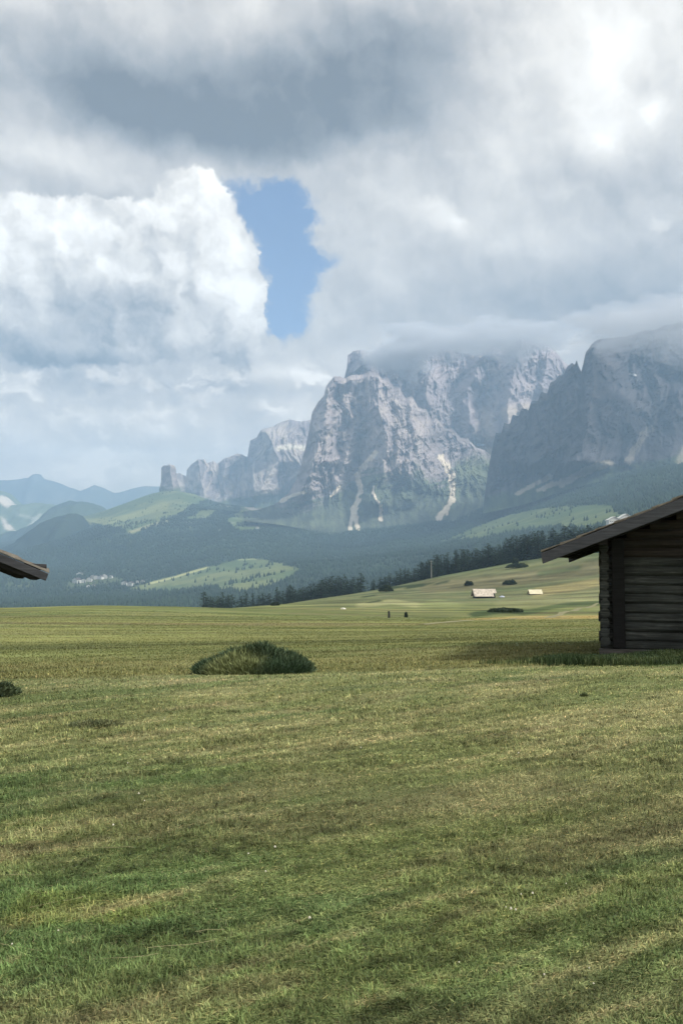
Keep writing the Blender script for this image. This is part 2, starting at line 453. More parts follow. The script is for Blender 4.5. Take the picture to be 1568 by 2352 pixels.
# ------------------------------------------------------------------ hills and valley beyond
hy = np.array([760, 1200, 1700, 2300, 2900, 3500, 4200, 5000, 5600, 7000, 9500.])
hX = [-1500, -200, 0, 100, 180, 250, 350, 400, 450, 520, 620, 720, 820, 1000, 1110, 1200, 1300, 1400, 1568, 2900]
hV = [
 [1450,1430,1400,1365,1330,1290,1250,1230,1225,1230,1240],
 [1450,1430,1400,1365,1330,1300,1275,1262,1250,1245,1240],
 [1450,1430,1400,1368,1335,1305,1278,1262,1250,1240,1235],
 [1450,1430,1400,1368,1335,1300,1266,1240,1226,1220,1215],
 [1450,1430,1400,1368,1333,1295,1245,1208,1180,1195,1210],
 [1450,1430,1400,1368,1333,1290,1225,1192,1170,1180,1200],
 [1450,1430,1400,1365,1325,1280,1215,1170,1133,1150,1190],
 [1450,1430,1400,1362,1320,1270,1210,1150,1116,1140,1180],
 [1450,1430,1400,1358,1315,1265,1205,1160,1134,1150,1180],
 [1450,1430,1400,1352,1308,1260,1200,1175,1160,1165,1180],
 [1450,1430,1390,1345,1295,1250,1205,1180,1165,1170,1180],
 [1450,1425,1380,1335,1285,1250,1222,1200,1190,1190,1190],
 [1445,1410,1365,1325,1285,1255,1230,1215,1205,1200,1200],
 [1430,1380,1335,1290,1250,1218,1196,1180,1170,1170,1180],
 [1410,1350,1300,1255,1215,1184,1166,1150,1150,1160,1170],
 [1390,1320,1265,1222,1182,1152,1140,1130,1130,1150,1170],
 [1350,1290,1235,1195,1150,1118,1110,1110,1120,1150,1170],
 [1320,1255,1205,1160,1110,1092,1090,1100,1110,1140,1170],
 [1290,1215,1160,1110,1066,1058,1060,1080,1100,1140,1170],
 [1250,1150,1100,1060,1030,1020,1030,1050,1080,1130,1170]]
HV = np.array(hV, float).T
HZ = EYE + tz_of(HV) * hy[:, None]
htx = tx_of(np.array(hX, float))
_hgx = np.linspace(-1.0, 1.0, 801); _hgy = np.linspace(hy[0], hy[-1], 700)
_H = np.array([np.interp(_hgx, htx, r) for r in HZ])
_H = np.array([np.interp(_hgy, hy, _H[:, j]) for j in range(len(_hgx))]).T
_H = _smooth(_smooth(_H, 12, 0), 9, 1)
def hill_z(x, y):
    gi = np.clip((x / y - _hgx[0]) / (_hgx[1] - _hgx[0]), 0, len(_hgx) - 1.001)
    gj = np.clip((y - _hgy[0]) / (_hgy[1] - _hgy[0]), 0, len(_hgy) - 1.001)
    i = gi.astype(int); j = gj.astype(int); fi = gi - i; fj = gj - j
    z = (_H[j, i] * (1 - fi) + _H[j, i + 1] * fi) * (1 - fj) + (_H[j + 1, i] * (1 - fi) + _H[j + 1, i + 1] * fi) * fj
    k = sstep(1000, 3000, y)
    z = z + 34 * k * fbm(x / 620, y / 620, octv=6, gain=.5, seed=61) - 26 * k * np.abs(fbm(x / 380, y / 900, octv=4, seed=62))
    return z
MEADOWS = [
 [(300, 1352), (345, 1338), (400, 1322), (470, 1304), (560, 1284), (620, 1288), (690, 1308), (650, 1335), (560, 1362), (470, 1350), (380, 1362)],
 [(150, 1190), (180, 1176), (240, 1168), (300, 1148), (345, 1128), (390, 1105), (440, 1112), (490, 1145), (440, 1160), (405, 1185), (340, 1212), (310, 1226), (280, 1215), (225, 1205)],
 [(575, 1150), (605, 1172), (612, 1200), (590, 1216), (555, 1218), (520, 1200), (545, 1178)],
 [(1010, 1248), (1080, 1215), (1150, 1188), (1250, 1166), (1400, 1160), (1440, 1190), (1350, 1215), (1200, 1212), (1100, 1235)],
 [(240, 1238), (300, 1228), (330, 1240), (280, 1252)],
 [(425, 1190), (470, 1172), (500, 1172), (470, 1195)],
 [(0, 1318), (70, 1300), (180, 1305), (290, 1330), (230, 1345), (90, 1350), (0, 1345)],
]
def hill_masks(x, y, z):
    X, Y = proj(x, y, z)
    wx = 14 * fbm(x / 160, y / 160, octv=5, gain=.65, seed=71); wy = 7 * fbm(x / 160 + 9, y / 160, octv=5, gain=.65, seed=72)
    m = np.zeros(X.shape)
    for i, P in enumerate(MEADOWS):
        s = polysd(X + wx, Y + wy, P)
        m = np.maximum(m, (1 - sstep(-2, 2, s)) * (1, 1, 1, .85, .3, 1, .35)[i])
    return X, Y, m
nr2, nc2 = 560, 620
yy2 = np.exp(np.linspace(math.log(760), math.log(9500), nr2)); ss2 = np.linspace(-.95, .95, nc2)
ss2 = np.sign(ss2) * (np.abs(ss2) ** 1.35)
Y2, S2 = np.meshgrid(yy2, ss2, indexing='ij'); X2 = Y2 * S2; Z2 = hill_z(X2, Y2)
PX, PY, MM = hill_masks(X2, Y2, Z2)
fl = lambda a: a.ravel()
nA = fbm(fl(X2) / 200, fl(Y2) / 200, octv=6, gain=.6, seed=80); nB = fbm(fl(X2) / 60, fl(Y2) / 60, octv=4, seed=81)
c_for = lerp(np.array((.030, .048, .032)), np.array((.045, .068, .04)), sstep(-.4, .4, nA))
c_mea = lerp(np.array((.095, .135, .06)), np.array((.18, .205, .09)), sstep(-.3, .45, nA + .3 * nB))
hc = lerp(c_for, c_mea, fl(MM))
# sunlight painted on the alp below the tower, bright hay strip over the forest edge, pale crag band
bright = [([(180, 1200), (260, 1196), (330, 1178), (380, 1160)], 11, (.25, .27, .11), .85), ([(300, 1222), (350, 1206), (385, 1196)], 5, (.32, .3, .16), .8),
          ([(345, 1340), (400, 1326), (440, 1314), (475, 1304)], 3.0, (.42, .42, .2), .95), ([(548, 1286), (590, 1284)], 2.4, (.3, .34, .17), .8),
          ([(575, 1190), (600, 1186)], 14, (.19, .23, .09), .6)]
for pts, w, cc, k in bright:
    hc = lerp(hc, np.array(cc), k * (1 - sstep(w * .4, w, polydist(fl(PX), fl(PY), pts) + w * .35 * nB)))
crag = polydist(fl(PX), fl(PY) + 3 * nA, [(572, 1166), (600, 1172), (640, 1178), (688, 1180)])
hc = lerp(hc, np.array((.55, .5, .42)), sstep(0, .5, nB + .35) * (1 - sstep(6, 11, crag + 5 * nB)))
# thin scree and clearings
hc = lerp(hc, np.array((.3, .32, .24)), .6 * sstep(.42, .6, fbm(fl(X2) / 90, fl(Y2) / 240, octv=4, seed=88)) * (fl(PX) > 420) * (fl(PX) < 640) * (fl(PY) < 1240))
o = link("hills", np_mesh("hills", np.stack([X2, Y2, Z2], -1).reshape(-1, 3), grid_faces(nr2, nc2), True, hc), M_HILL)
tag(o, kind="structure", label="forested valley slopes and green alps below the rock mountains")

# conifer forest on the slopes (one mass)
def forest():
    N = 150000
    y = np.sqrt(rng.uniform(1100 ** 2, 5600 ** 2, N)); x = y * rng.uniform(-.5, .5, N)
    z = hill_z(x, y); X, Y, m = hill_masks(x, y, z)
    clump = fbm(x / 130, y / 130, octv=4, seed=91)
    keep = rng.uniform(0, 1, N) < np.where(m > .5, .010 + .22 * (clump > .3), np.where(clump > -.35, .9, .3)) * (1 - .93 * sstep(4350, 4650, y) * (X > 640)) * (1 - .75 * sstep(4600, 5200, y))
    keep &= (X > -80) & (X < 1660) 
    keep &= ~((polydist(X, Y, [(345, 1340), (400, 1326), (440, 1314), (475, 1304)]) < 3.5))
    keep &= ~((polydist(X, Y, [(572, 1166), (688, 1180)]) < 9))
    keep &= ~((polydist(X, Y - 2, [(150, 1352), (180, 1340), (262, 1332), (310, 1348)]) < 7) & (rng.uniform(0, 1, N) < .8))
    x, y, z = x[keep], y[keep], z[keep]; n = len(x)
    h = rng.uniform(7, 14, n); r = h * rng.uniform(.2, .3, n); a = rng.uniform(0, 6.28, n)
    K = 5
    V = np.zeros((n, K + 1 + K, 3)); 
    for k in range(K):
        t = a + 2 * pi * k / K
        V[:, k] = np.stack([x + r * np.cos(t), y + r * np.sin(t), z - 1 + 0 * h], 1)
        V[:, K + 1 + k] = np.stack([x + r * .72 * np.cos(t), y + r * .72 * np.sin(t), z + h * .42], 1)
    V[:, K] = np.stack([x, y, z + h], 1)
    F = []
    for k in range(K):
        k2 = (k + 1) % K
        F += [(k, k2, K + 1 + k2), (k, K + 1 + k2, K + 1 + k), (K + 1 + k, K + 1 + k2, K)]
    F = np.array(F)[None] + (np.arange(n) * (2 * K + 1))[:, None, None]
    g = rng.uniform(.7, 1.3, n) * (1 + .35 * fbm(x / 300, y / 300, octv=3, seed=92))
    c = np.array((.028, .047, .030))[None] * g[:, None]; c = np.repeat(c, 2 * K + 1, 0)
    o = link("forest", np_mesh("forest", V.reshape(-1, 3), F.reshape(-1, 3), False, c), M_FOREST)
    tag(o, kind="stuff", label="dark conifer forest covering the far valley slopes", cat="forest")
forest()

# ------------------------------------------------------------------ rounded hills and far ridges
def hill(name, sil, yc, depth, mat, cols, label, jag=2.0, n=260, mm=90, colfn=None, base=1330, seed=0):
    sil = sorted(sil)
    xs = np.array([p[0] for p in sil], float); vs = np.array([p[1] for p in sil], float)
    X = np.linspace(xs[0], xs[-1], n)
    V = np.interp(X, xs, vs) + jag * fbm(X / 14, X * 0, octv=5, gain=.55, seed=200 + seed)
    t = np.linspace(-1, 1, mm)
    zt = EYE + tz_of(V) * yc; zb = EYE + tz_of(base) * yc
    txx = tx_of(X)
    T, TX = np.meshgrid(t, txx, indexing='ij')
    ZT = np.broadcast_to(zt, T.shape)
    # T<0 front slope, T>0 rear slope; ridge at T=0
    yv = yc + T * depth
    prof = np.cos(np.clip(T, -1, 1) * pi / 2) ** 1.15
    zz = zb + (ZT - zb) * prof
    xx = TX * yc * (1 + .0 * T)
    amp = depth * .1 * (1 - np.exp(-(T / .12) ** 2))
    zz = zz + amp * fbm(xx / depth * 3, yv / depth * 3, octv=6, gain=.55, seed=230 + seed) * .8
    PXh, PYh = proj(xx, yv, zz)
    f = fbm(xx / 260, yv / 260, zz / 260, octv=6, gain=.6, seed=240 + seed)
    c = lerp(np.array(cols[0]), np.array(cols[1]), sstep(-.35, .35, f.ravel()))
    if colfn: c = colfn(c, PXh.ravel(), PYh.ravel(), f.ravel())
    o = link(name, np_mesh(name, np.stack([xx, yv, zz], -1).reshape(-1, 3), grid_faces(mm, n), True, c), mat)
    return tag(o, kind="structure", label=label)

hill("far_ridge", [(-700, 1080), (-250, 1095), (0, 1103), (40, 1102), (70, 1099), (80, 1090), (86, 1088), (93, 1096), (100, 1101), (130, 1109), (180, 1127), (187, 1126), (215, 1114), (236, 1121), (262, 1132), (300, 1125), (332, 1117), (370, 1118), (430, 1122), (520, 1135), (700, 1150), (1000, 1160)],
     11800, 900, M_FAR, [(.10, .12, .11), (.16, .17, .15)], "pale blue far ridge with a small knob on the left horizon", jag=1.6, n=500, mm=60, base=1290, seed=1)
def crags(c, X, Y, f):
    d = np.minimum(polydist(X + 14 * f, Y, [(-60, 1135), (0, 1146), (12, 1156), (20, 1164)]), polydist(X, Y, [(-40, 1180), (5, 1190), (14, 1205), (25, 1216), (42, 1226), (52, 1236)]) - 0)
    c = lerp(c, np.array((.66, .58, .48)), (1 - sstep(1, 7, d + 16 * f)))
    d2 = polydist(X, Y, [(40, 1180), (62, 1186), (80, 1190), (92, 1182), (70, 1210)])
    return lerp(c, np.array((.45, .46, .38)), .8 * (1 - sstep(1, 6, d2 + 9 * f)))
hill("far_hill", [(-700, 1060), (-120, 1100), (-20, 1122), (4, 1132), (12, 1142), (30, 1158), (60, 1160), (90, 1157), (140, 1167), (200, 1182), (300, 1200)],
     8600, 1500, M_FAR, [(.10, .14, .075), (.15, .19, .10)], "hazy green hill with bright crags at the left edge", n=420, mm=150, colfn=crags, seed=2)
hill("mid_hill", [(-700, 1260), (-60, 1246), (30, 1236), (62, 1222), (100, 1193), (120, 1172), (140, 1160), (165, 1152), (200, 1154), (225, 1162), (245, 1174), (300, 1188), (400, 1200)],
     6900, 1100, M_FAR, [(.045, .07, .05), (.07, .10, .06)], "rounded blue green hill behind the dark spur", n=380, mm=110, seed=3)
hill("wooded_spur", [(-700, 1300), (-60, 1268), (20, 1254), (55, 1238), (95, 1212), (125, 1197), (150, 1186), (168, 1180), (178, 1181), (190, 1196), (200, 1216), (206, 1232), (216, 1246), (260, 1262)],
     5000, 700, M_HILL, [(.020, .034, .024), (.032, .048, .03)], "dark wooded spur left of the green alp", n=380, mm=110, base=1345, seed=4)

# ------------------------------------------------------------------ rock mountains
def massif(sil, yr, depth, base, ridges, nx=520, nz=300, seed=0, jag=3.0, relief=120., talus=.3, colfn=None, grain=1.0):
    """front face from the foot to the crest and a rear face; ridges: list of (polyline in view units, amplitude m, width left, width right)"""
    sil = sorted(sil)
    xs = np.array([p[0] for p in sil], float); vs = np.array([p[1] for p in sil], float)
    X = np.linspace(xs[0], xs[-1], nx)
    jn = fbm(X / 11, X * 0 + seed, octv=5, gain=.6, seed=300 + seed) + .5 * fbm(X / 30, X * 0 + seed, octv=3, seed=301 + seed, ridged=True)
    spk = np.maximum(0, fbm(X / 8, X * 0 + 3 + seed, octv=3, gain=.6, seed=305 + seed, ridged=True)) ** 2
    V = np.interp(X, xs, vs) + jag * jn + jag * .8 * fbm(X / 26, X * 0 + 9 + seed, octv=4, gain=.6, seed=307 + seed) - jag * 1.6 * spk * sstep(-.2, .4, fbm(X / 60, X * 0 + seed, octv=2, seed=306 + seed)) + jag * .5
    B = np.interp(X, [p[0] for p in base], [p[1] for p in base])
    V = np.minimum(V, B - 4)
    t = np.linspace(0, 1, nz)
    T, XG = np.meshgrid(t, X, indexing='ij')
    VG = B + (V - B) * T                                   # view row at each grid point
    # slope: gentle talus at the foot, steep rock above
    g = np.where(T < talus, .62 * T / talus, .62 + .38 * (T - talus) / (1 - talus))
    y = yr - depth * (1 - g)
    R = np.zeros_like(T)
    for pts, amp, wl, wr in ridges:
        py = np.array([p[1] for p in pts], float); px = np.array([p[0] for p in pts], float)
        o_ = np.argsort(py); xr = np.interp(VG, py[o_], px[o_]) 
        inside = sstep(py.min() - 25, py.min() + 5, VG) * (1 - sstep(py.max() - 5, py.max() + 40, VG))
        dx = XG - xr + 7 * fbm(VG / 30, XG / 60, octv=3, seed=310 + seed)
        w = np.where(dx < 0, wl, wr)
        R += amp * inside * np.clip(1 - np.abs(dx) / w, 0, 1)
    wx = XG + 26 * fbm(XG / 60, VG / 60, octv=4, seed=320 + seed)
    dg = fbm((XG * .62 + VG * .78) / 52, (VG * .62 - XG * .78) / 150, octv=5, gain=.55, seed=370 + seed, ridged=True)
    dg2 = fbm((XG * .7 - VG * .7) / 60, (VG * .7 + XG * .7) / 130, octv=5, gain=.55, seed=371 + seed, ridged=True)
    rock = sstep(talus * .25, talus * 1.1, T)
    gul = fbm(wx / (48 * grain), VG / (150 * grain), octv=6, gain=.58, seed=330 + seed, ridged=True)
    fin = fbm(wx / (9 * grain), VG / (24 * grain), octv=5, gain=.62, seed=340 + seed)
    led = fbm(XG / 60, (VG + XG * .25) / (9 * grain), octv=4, gain=.6, seed=350 + seed)
    edge = sstep(0, .03, 1 - T) 
    R = R + rock * relief * (gul * .55 + dg * .62 + dg2 * .4 + fin * .42 + led * .12 + .5 * fbm(wx / 70, VG / 90, octv=3, seed=345 + seed)) + (1 - rock) * relief * .28 * fbm(XG / 30, VG / 26, octv=5, seed=360 + seed)
    y = y - R * (.5 + .5 * edge)
    x = tx_of(XG, VG) * y; z = EYE + tz_of(VG) * y
    P = np.stack([x, y, z], -1)
    # rear face
    nb = 14
    tb = np.linspace(0, 1, nb + 1)[1:]
    crest = P[-1]
    rear = []
    for q in tb:
        s = crest.copy(); s[:, 1] += q ** 1.5 * depth * .9; qz = q ** .45; s[:, 2] = crest[:, 2] * (1 - qz) + qz * (crest[:, 2] * .15 - 50)
        s[:, 0] = crest[:, 0] * (1 + q * depth * .9 / yr * .6)
        rear.append(s)
    P2 = np.concatenate([P, np.array(rear)], 0)
    C = colfn(XG.ravel(), VG.ravel(), T.ravel(), gul.ravel(), fin.ravel(), led.ravel())
    C = np.concatenate([C, np.tile(C[-nx:], (nb, 1))], 0)
    return P2.reshape(-1, 3), grid_faces(nz + nb, nx), C

ROCK0 = np.array((.18, .155, .16)); ROCK1 = np.array((.37, .32, .32)); ROCKW = np.array((.58, .50, .40)); SCREE = np.array((.80, .70, .55))
GREEN = np.array((.085, .125, .055)); GREEND = np.array((.04, .065, .035))
def rockcol(T, gul, fin, led, warm=.3):
    c = lerp(ROCK0, ROCK1, sstep(-.35, .4, fin * .8 + led * .12 + gul * .45))
    c = lerp(c, ROCKW, warm * sstep(.1, .5, gul * .6 + fin * .6))
    return c
def merge(parts):
    V = []; F = []; C = []; n = 0
    for v, f, c in parts: V.append(v); F.append(f + n); C.append(c); n += len(v)
    return np.concatenate(V), np.concatenate(F), np.concatenate(C)

# --- distant plateau with the round tower
def c_sella(X, Y, T, gul, fin, led):
    c = rockcol(T, gul, fin, led, .5)
    d = polydist(X, Y, [(640, 1030), (665, 1026), (712, 1030)])
    c = lerp(c, np.array((.72, .66, .55)), 1 - sstep(3, 9, d + 4 * fin))
    lim = np.interp(X, [350, 420, 470, 560, 640, 720], [1120, 1128, 1145, 1150, 1135, 1130])
    return lerp(c, lerp(GREEN, GREEND, sstep(-.3, .3, fin)), .9 * sstep(-8, 10, Y - lim + 12 * led + 8 * gul))
tower = massif([(366, 1122), (370, 1108), (371, 1074), (376, 1069), (388, 1066), (400, 1069), (404, 1074), (407, 1100), (414, 1122)], 6050, 210, [(360, 1150), (420, 1150)],
               [([(392, 1060), (396, 1140)], 80, 30, 24)], nx=110, nz=90, seed=1, jag=1.0, relief=16, talus=.3, colfn=c_sella)
plateau = massif([(398, 1126), (405, 1085), (412, 1084), (428, 1092), (430, 1076), (440, 1066), (455, 1054), (470, 1053), (475, 1062), (490, 1056), (500, 1062), (520, 1050), (545, 1042), (560, 1044), (569, 1050), (571, 1030), (575, 1012), (590, 1003), (600, 985), (625, 978), (640, 970), (665, 962), (690, 968), (720, 962), (800, 975), (850, 1000)],
                 7300, 900, [(395, 1150), (560, 1200), (850, 1220)],
                 [([(455, 1050), (470, 1160)], 190, 26, 40), ([(520, 1045), (515, 1160)], 160, 30, 40), ([(612, 990), (640, 1060), (600, 1130)], 420, 60, 80), ([(700, 980), (690, 1110)], 260, 50, 60), ([(585, 1090), (590, 1160)], 130, 30, 30)],
                 nx=430, nz=210, seed=2, jag=2.2, relief=70, talus=.28, colfn=c_sella, grain=.8)
V_, F_, C_ = merge([tower, plateau])
tag(link("mountain", np_mesh("mountain", V_, F_, True, C_), M_ROCK), kind="structure", label="distant pale plateau mountain with a round rock tower at its left end")

# --- central mountain: rear wall and front pyramid
def c_main(front):
    def f(X, Y, T, gul, fin, led):
        c = rockcol(T, gul, fin, led, .35 if front else .25)
        c = lerp(c, np.array((.40, .35, .345)), .35)
        if front:
            lim = np.interp(X, [600, 680, 740, 800, 860, 900, 960, 1010, 1050, 1130, 1200], [1150, 1160, 1150, 1120, 1090, 1110, 1085, 1110, 1060, 1045, 1060])
            gm = sstep(-22, 22, Y - lim + 26 * led + 22 * gul)
            g = lerp(GREEND, GREEN, sstep(-.2, .4, fin + .3 * led))
            g = lerp(g, np.array((.15, .19, .08)), .8 * (1 - sstep(10, 55, np.hypot((X - 1085) / 1.4, Y - 1065))))
            c = lerp(c, g, .85 * gm)
            # pale scree gullies
            X = X + 5 * fin + 4 * led; Y = Y + 3 * gul
            for pts, w in (([(862, 1040), (854, 1050), (832, 1075), (818, 1094), (828, 1127), (822, 1148), (812, 1167), (806, 1200), (802, 1225)], 5.5), ([(812, 1180), (824, 1222)], 5), ([(858, 1120), (858, 1135), (866, 1148), (873, 1163), (872, 1196)], 3.6),
                           ([(1012, 1050), (1026, 1072), (1037, 1094), (1038, 1120), (1041, 1135), (1033, 1159), (1018, 1178), (1006, 1190)], 7.5), ([(700, 1130), (665, 1142), (645, 1150)], 4), ([(760, 1140), (778, 1120)], 3)):
                d = polydist(X, Y, pts); w = w * 1.35
                c = lerp(c, SCREE, .95 * (1 - sstep(w * .45, w, d + w * .55 * fin)))
            # high scree ribs running down to the right
            for pts, w in (([(1004, 969), (1033, 993), (1070, 1020)], 7), ([(900, 915), (935, 950), (985, 990)], 6), ([(870, 900), (905, 960), (940, 1000)], 5), ([(820, 890), (815, 940), (826, 990)], 5), ([(790, 900), (772, 960), (750, 1010)], 6)):
                c = lerp(c, np.array((.56, .48, .39)), .6 * (1 - sstep(w * .1, w, polydist(X, Y, pts) + w * 1.1 * (fin + .4))))
        else:
            c = c * np.array((.9, .9, .95))  # blue shade of the rear wall painted into its rock
            c = lerp(c, SCREE, .8 * (1 - sstep(4, 14, polydist(X, Y, [(1075, 1020), (1120, 1038)]) + 5 * fin)))
            c = lerp(c, np.array((.60, .50, .40)), .6 * (1 - sstep(8, 30, polydist(X, Y, [(1115, 960), (1112, 1010)]) + 12 * fin)))
            c = lerp(c, np.array((.62, .53, .43)), .6 * (1 - sstep(8, 22, polydist(X, Y, [(1165, 950), (1205, 940)]) + 12 * fin)))
            c = lerp(c, np.array((.9, .9, .9)), 1 - sstep(2.5, 4, polydist(X, Y, [(1098, 1021), (1108, 1022)]) + 2 * fin))
            lim = np.interp(X, [950, 1100, 1200], [1060, 1040, 1060])
            c = lerp(c, GREEN * 1.3, .8 * sstep(-10, 14, Y - lim + 10 * led))
        return c
    return f
rearw = massif([(770, 900), (785, 880), (790, 866), (797, 840), (798, 812), (812, 806), (835, 804), (848, 812), (880, 800), (940, 790), (985, 794), (1020, 800), (1060, 806), (1085, 812), (1108, 806), (1122, 796), (1140, 796), (1155, 806), (1170, 792), (1190, 780), (1215, 782), (1240, 786), (1262, 795), (1280, 812), (1296, 832), (1330, 850), (1400, 880), (1500, 900)],
               5560, 650, [(770, 1100), (1500, 1150)],
               [([(846, 800), (850, 900)], 120, 40, 20), ([(985, 795), (975, 1000)], 110, 50, 40), ([(1108, 800), (1075, 900), (1085, 1000)], 160, 30, 70), ([(1200, 785), (1165, 930), (1160, 1050)], 260, 60, 60), ([(1165, 945), (1170, 1040)], 120, 14, 22), ([(1205, 935), (1200, 1040)], 90, 16, 20), ([(1260, 795), (1240, 930)], 130, 40, 40)],
               nx=560, nz=260, seed=5, jag=3.4, relief=78, talus=.22, colfn=c_main(False))
front = massif([(560, 1172), (600, 1168), (640, 1152), (664, 1130), (680, 1098), (692, 1062), (702, 1022), (710, 985), (717, 945), (730, 925), (744, 906), (749, 885), (760, 872), (768, 864), (780, 866), (795, 868), (803, 862), (815, 862), (835, 858), (848, 850), (862, 852), (876, 868), (890, 866), (903, 886), (918, 890), (930, 912), (946, 910), (960, 934), (978, 938), (990, 958), (1006, 960), (1020, 980), (1040, 984), (1056, 1004), (1075, 1008), (1092, 1026), (1110, 1032), (1140, 1052), (1180, 1100), (1230, 1130)],
               5050, 950, [(555, 1196), (640, 1205), (700, 1215), (800, 1242), (900, 1232), (1000, 1212), (1110, 1188), (1230, 1165)],
               [([(770, 866), (752, 920), (742, 980), (722, 1060), (690, 1130)], 330, 75, 55), ([(808, 862), (800, 930), (812, 985), (790, 1060)], 130, 28, 30), ([(850, 862), (868, 930), (890, 1000), (880, 1090), (850, 1150)], 300, 60, 120), ([(940, 925), (948, 1000), (935, 1080), (950, 1140)], 180, 45, 50), ([(1000, 968), (985, 1040), (990, 1120)], 170, 40, 45), ([(760, 1060), (770, 1130)], 110, 40, 40)],
               nx=760, nz=420, seed=6, jag=2.8, relief=88, talus=.30, colfn=c_main(True), grain=.85)
V_, F_, C_ = merge([rearw, front])
tag(link("mountain", np_mesh("mountain", V_, F_, True, C_), M_ROCK), kind="structure", label="towering central rock mountain with pale scree gullies, summit in cloud")

# --- right-hand massif
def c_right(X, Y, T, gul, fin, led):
    c = rockcol(T, gul, fin, led, .1) * np.array((.23, .25, .28))  # cloud shadow over this wall is put into the rock colour
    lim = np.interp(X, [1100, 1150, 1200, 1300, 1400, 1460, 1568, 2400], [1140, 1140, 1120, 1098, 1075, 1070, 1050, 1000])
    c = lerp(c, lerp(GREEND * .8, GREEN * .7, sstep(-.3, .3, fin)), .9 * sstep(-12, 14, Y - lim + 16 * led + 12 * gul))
    for pts, w in (([(1186, 1134), (1210, 1122), (1235, 1108), (1262, 1094)], 8), ([(1290, 1110), (1330, 1090), (1370, 1070), (1400, 1064)], 11), ([(1235, 1126), (1275, 1110)], 8)):
        c = lerp(c, SCREE * .62, .8 * (1 - sstep(w * .4, w, polydist(X, Y, pts) + w * .7 * fin)))
    for pts, w in (([(1446, 858), (1458, 862)], 3), ):
        c = lerp(c, np.array((.8, .8, .8)), 1 - sstep(w * .5, w, polydist(X, Y, pts) + w * .6 * fin))
    for pts, w in (([(1440, 1060), (1470, 1010), (1490, 985)], 12), ([(1560, 1060), (1590, 1000)], 14)):
        c = lerp(c, SCREE * .6, .4 * (1 - sstep(w * .4, w, polydist(X, Y, pts) + w * .9 * fin)))
    return c
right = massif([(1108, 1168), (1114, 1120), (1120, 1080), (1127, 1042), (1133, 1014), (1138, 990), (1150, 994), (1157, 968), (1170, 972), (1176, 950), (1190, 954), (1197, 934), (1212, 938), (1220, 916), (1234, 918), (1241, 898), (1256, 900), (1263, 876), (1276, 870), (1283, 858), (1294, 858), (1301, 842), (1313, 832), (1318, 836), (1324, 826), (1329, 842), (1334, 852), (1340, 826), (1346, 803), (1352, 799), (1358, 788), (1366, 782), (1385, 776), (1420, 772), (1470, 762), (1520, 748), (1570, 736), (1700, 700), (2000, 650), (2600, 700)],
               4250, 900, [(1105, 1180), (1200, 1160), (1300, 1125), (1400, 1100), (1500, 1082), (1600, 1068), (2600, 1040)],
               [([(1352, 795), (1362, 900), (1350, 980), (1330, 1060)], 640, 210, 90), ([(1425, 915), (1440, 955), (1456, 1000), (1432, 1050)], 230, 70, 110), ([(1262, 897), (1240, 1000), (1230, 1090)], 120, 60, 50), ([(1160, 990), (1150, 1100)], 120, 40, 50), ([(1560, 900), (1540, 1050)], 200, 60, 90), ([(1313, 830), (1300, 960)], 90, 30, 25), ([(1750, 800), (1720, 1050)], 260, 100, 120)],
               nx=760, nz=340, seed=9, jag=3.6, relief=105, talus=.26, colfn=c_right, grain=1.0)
tag(link("mountain", np_mesh("mountain", *right[:2], True, right[2]), M_ROCK), kind="structure", label="dark shaded rock wall rising on the right behind the wooden hut")

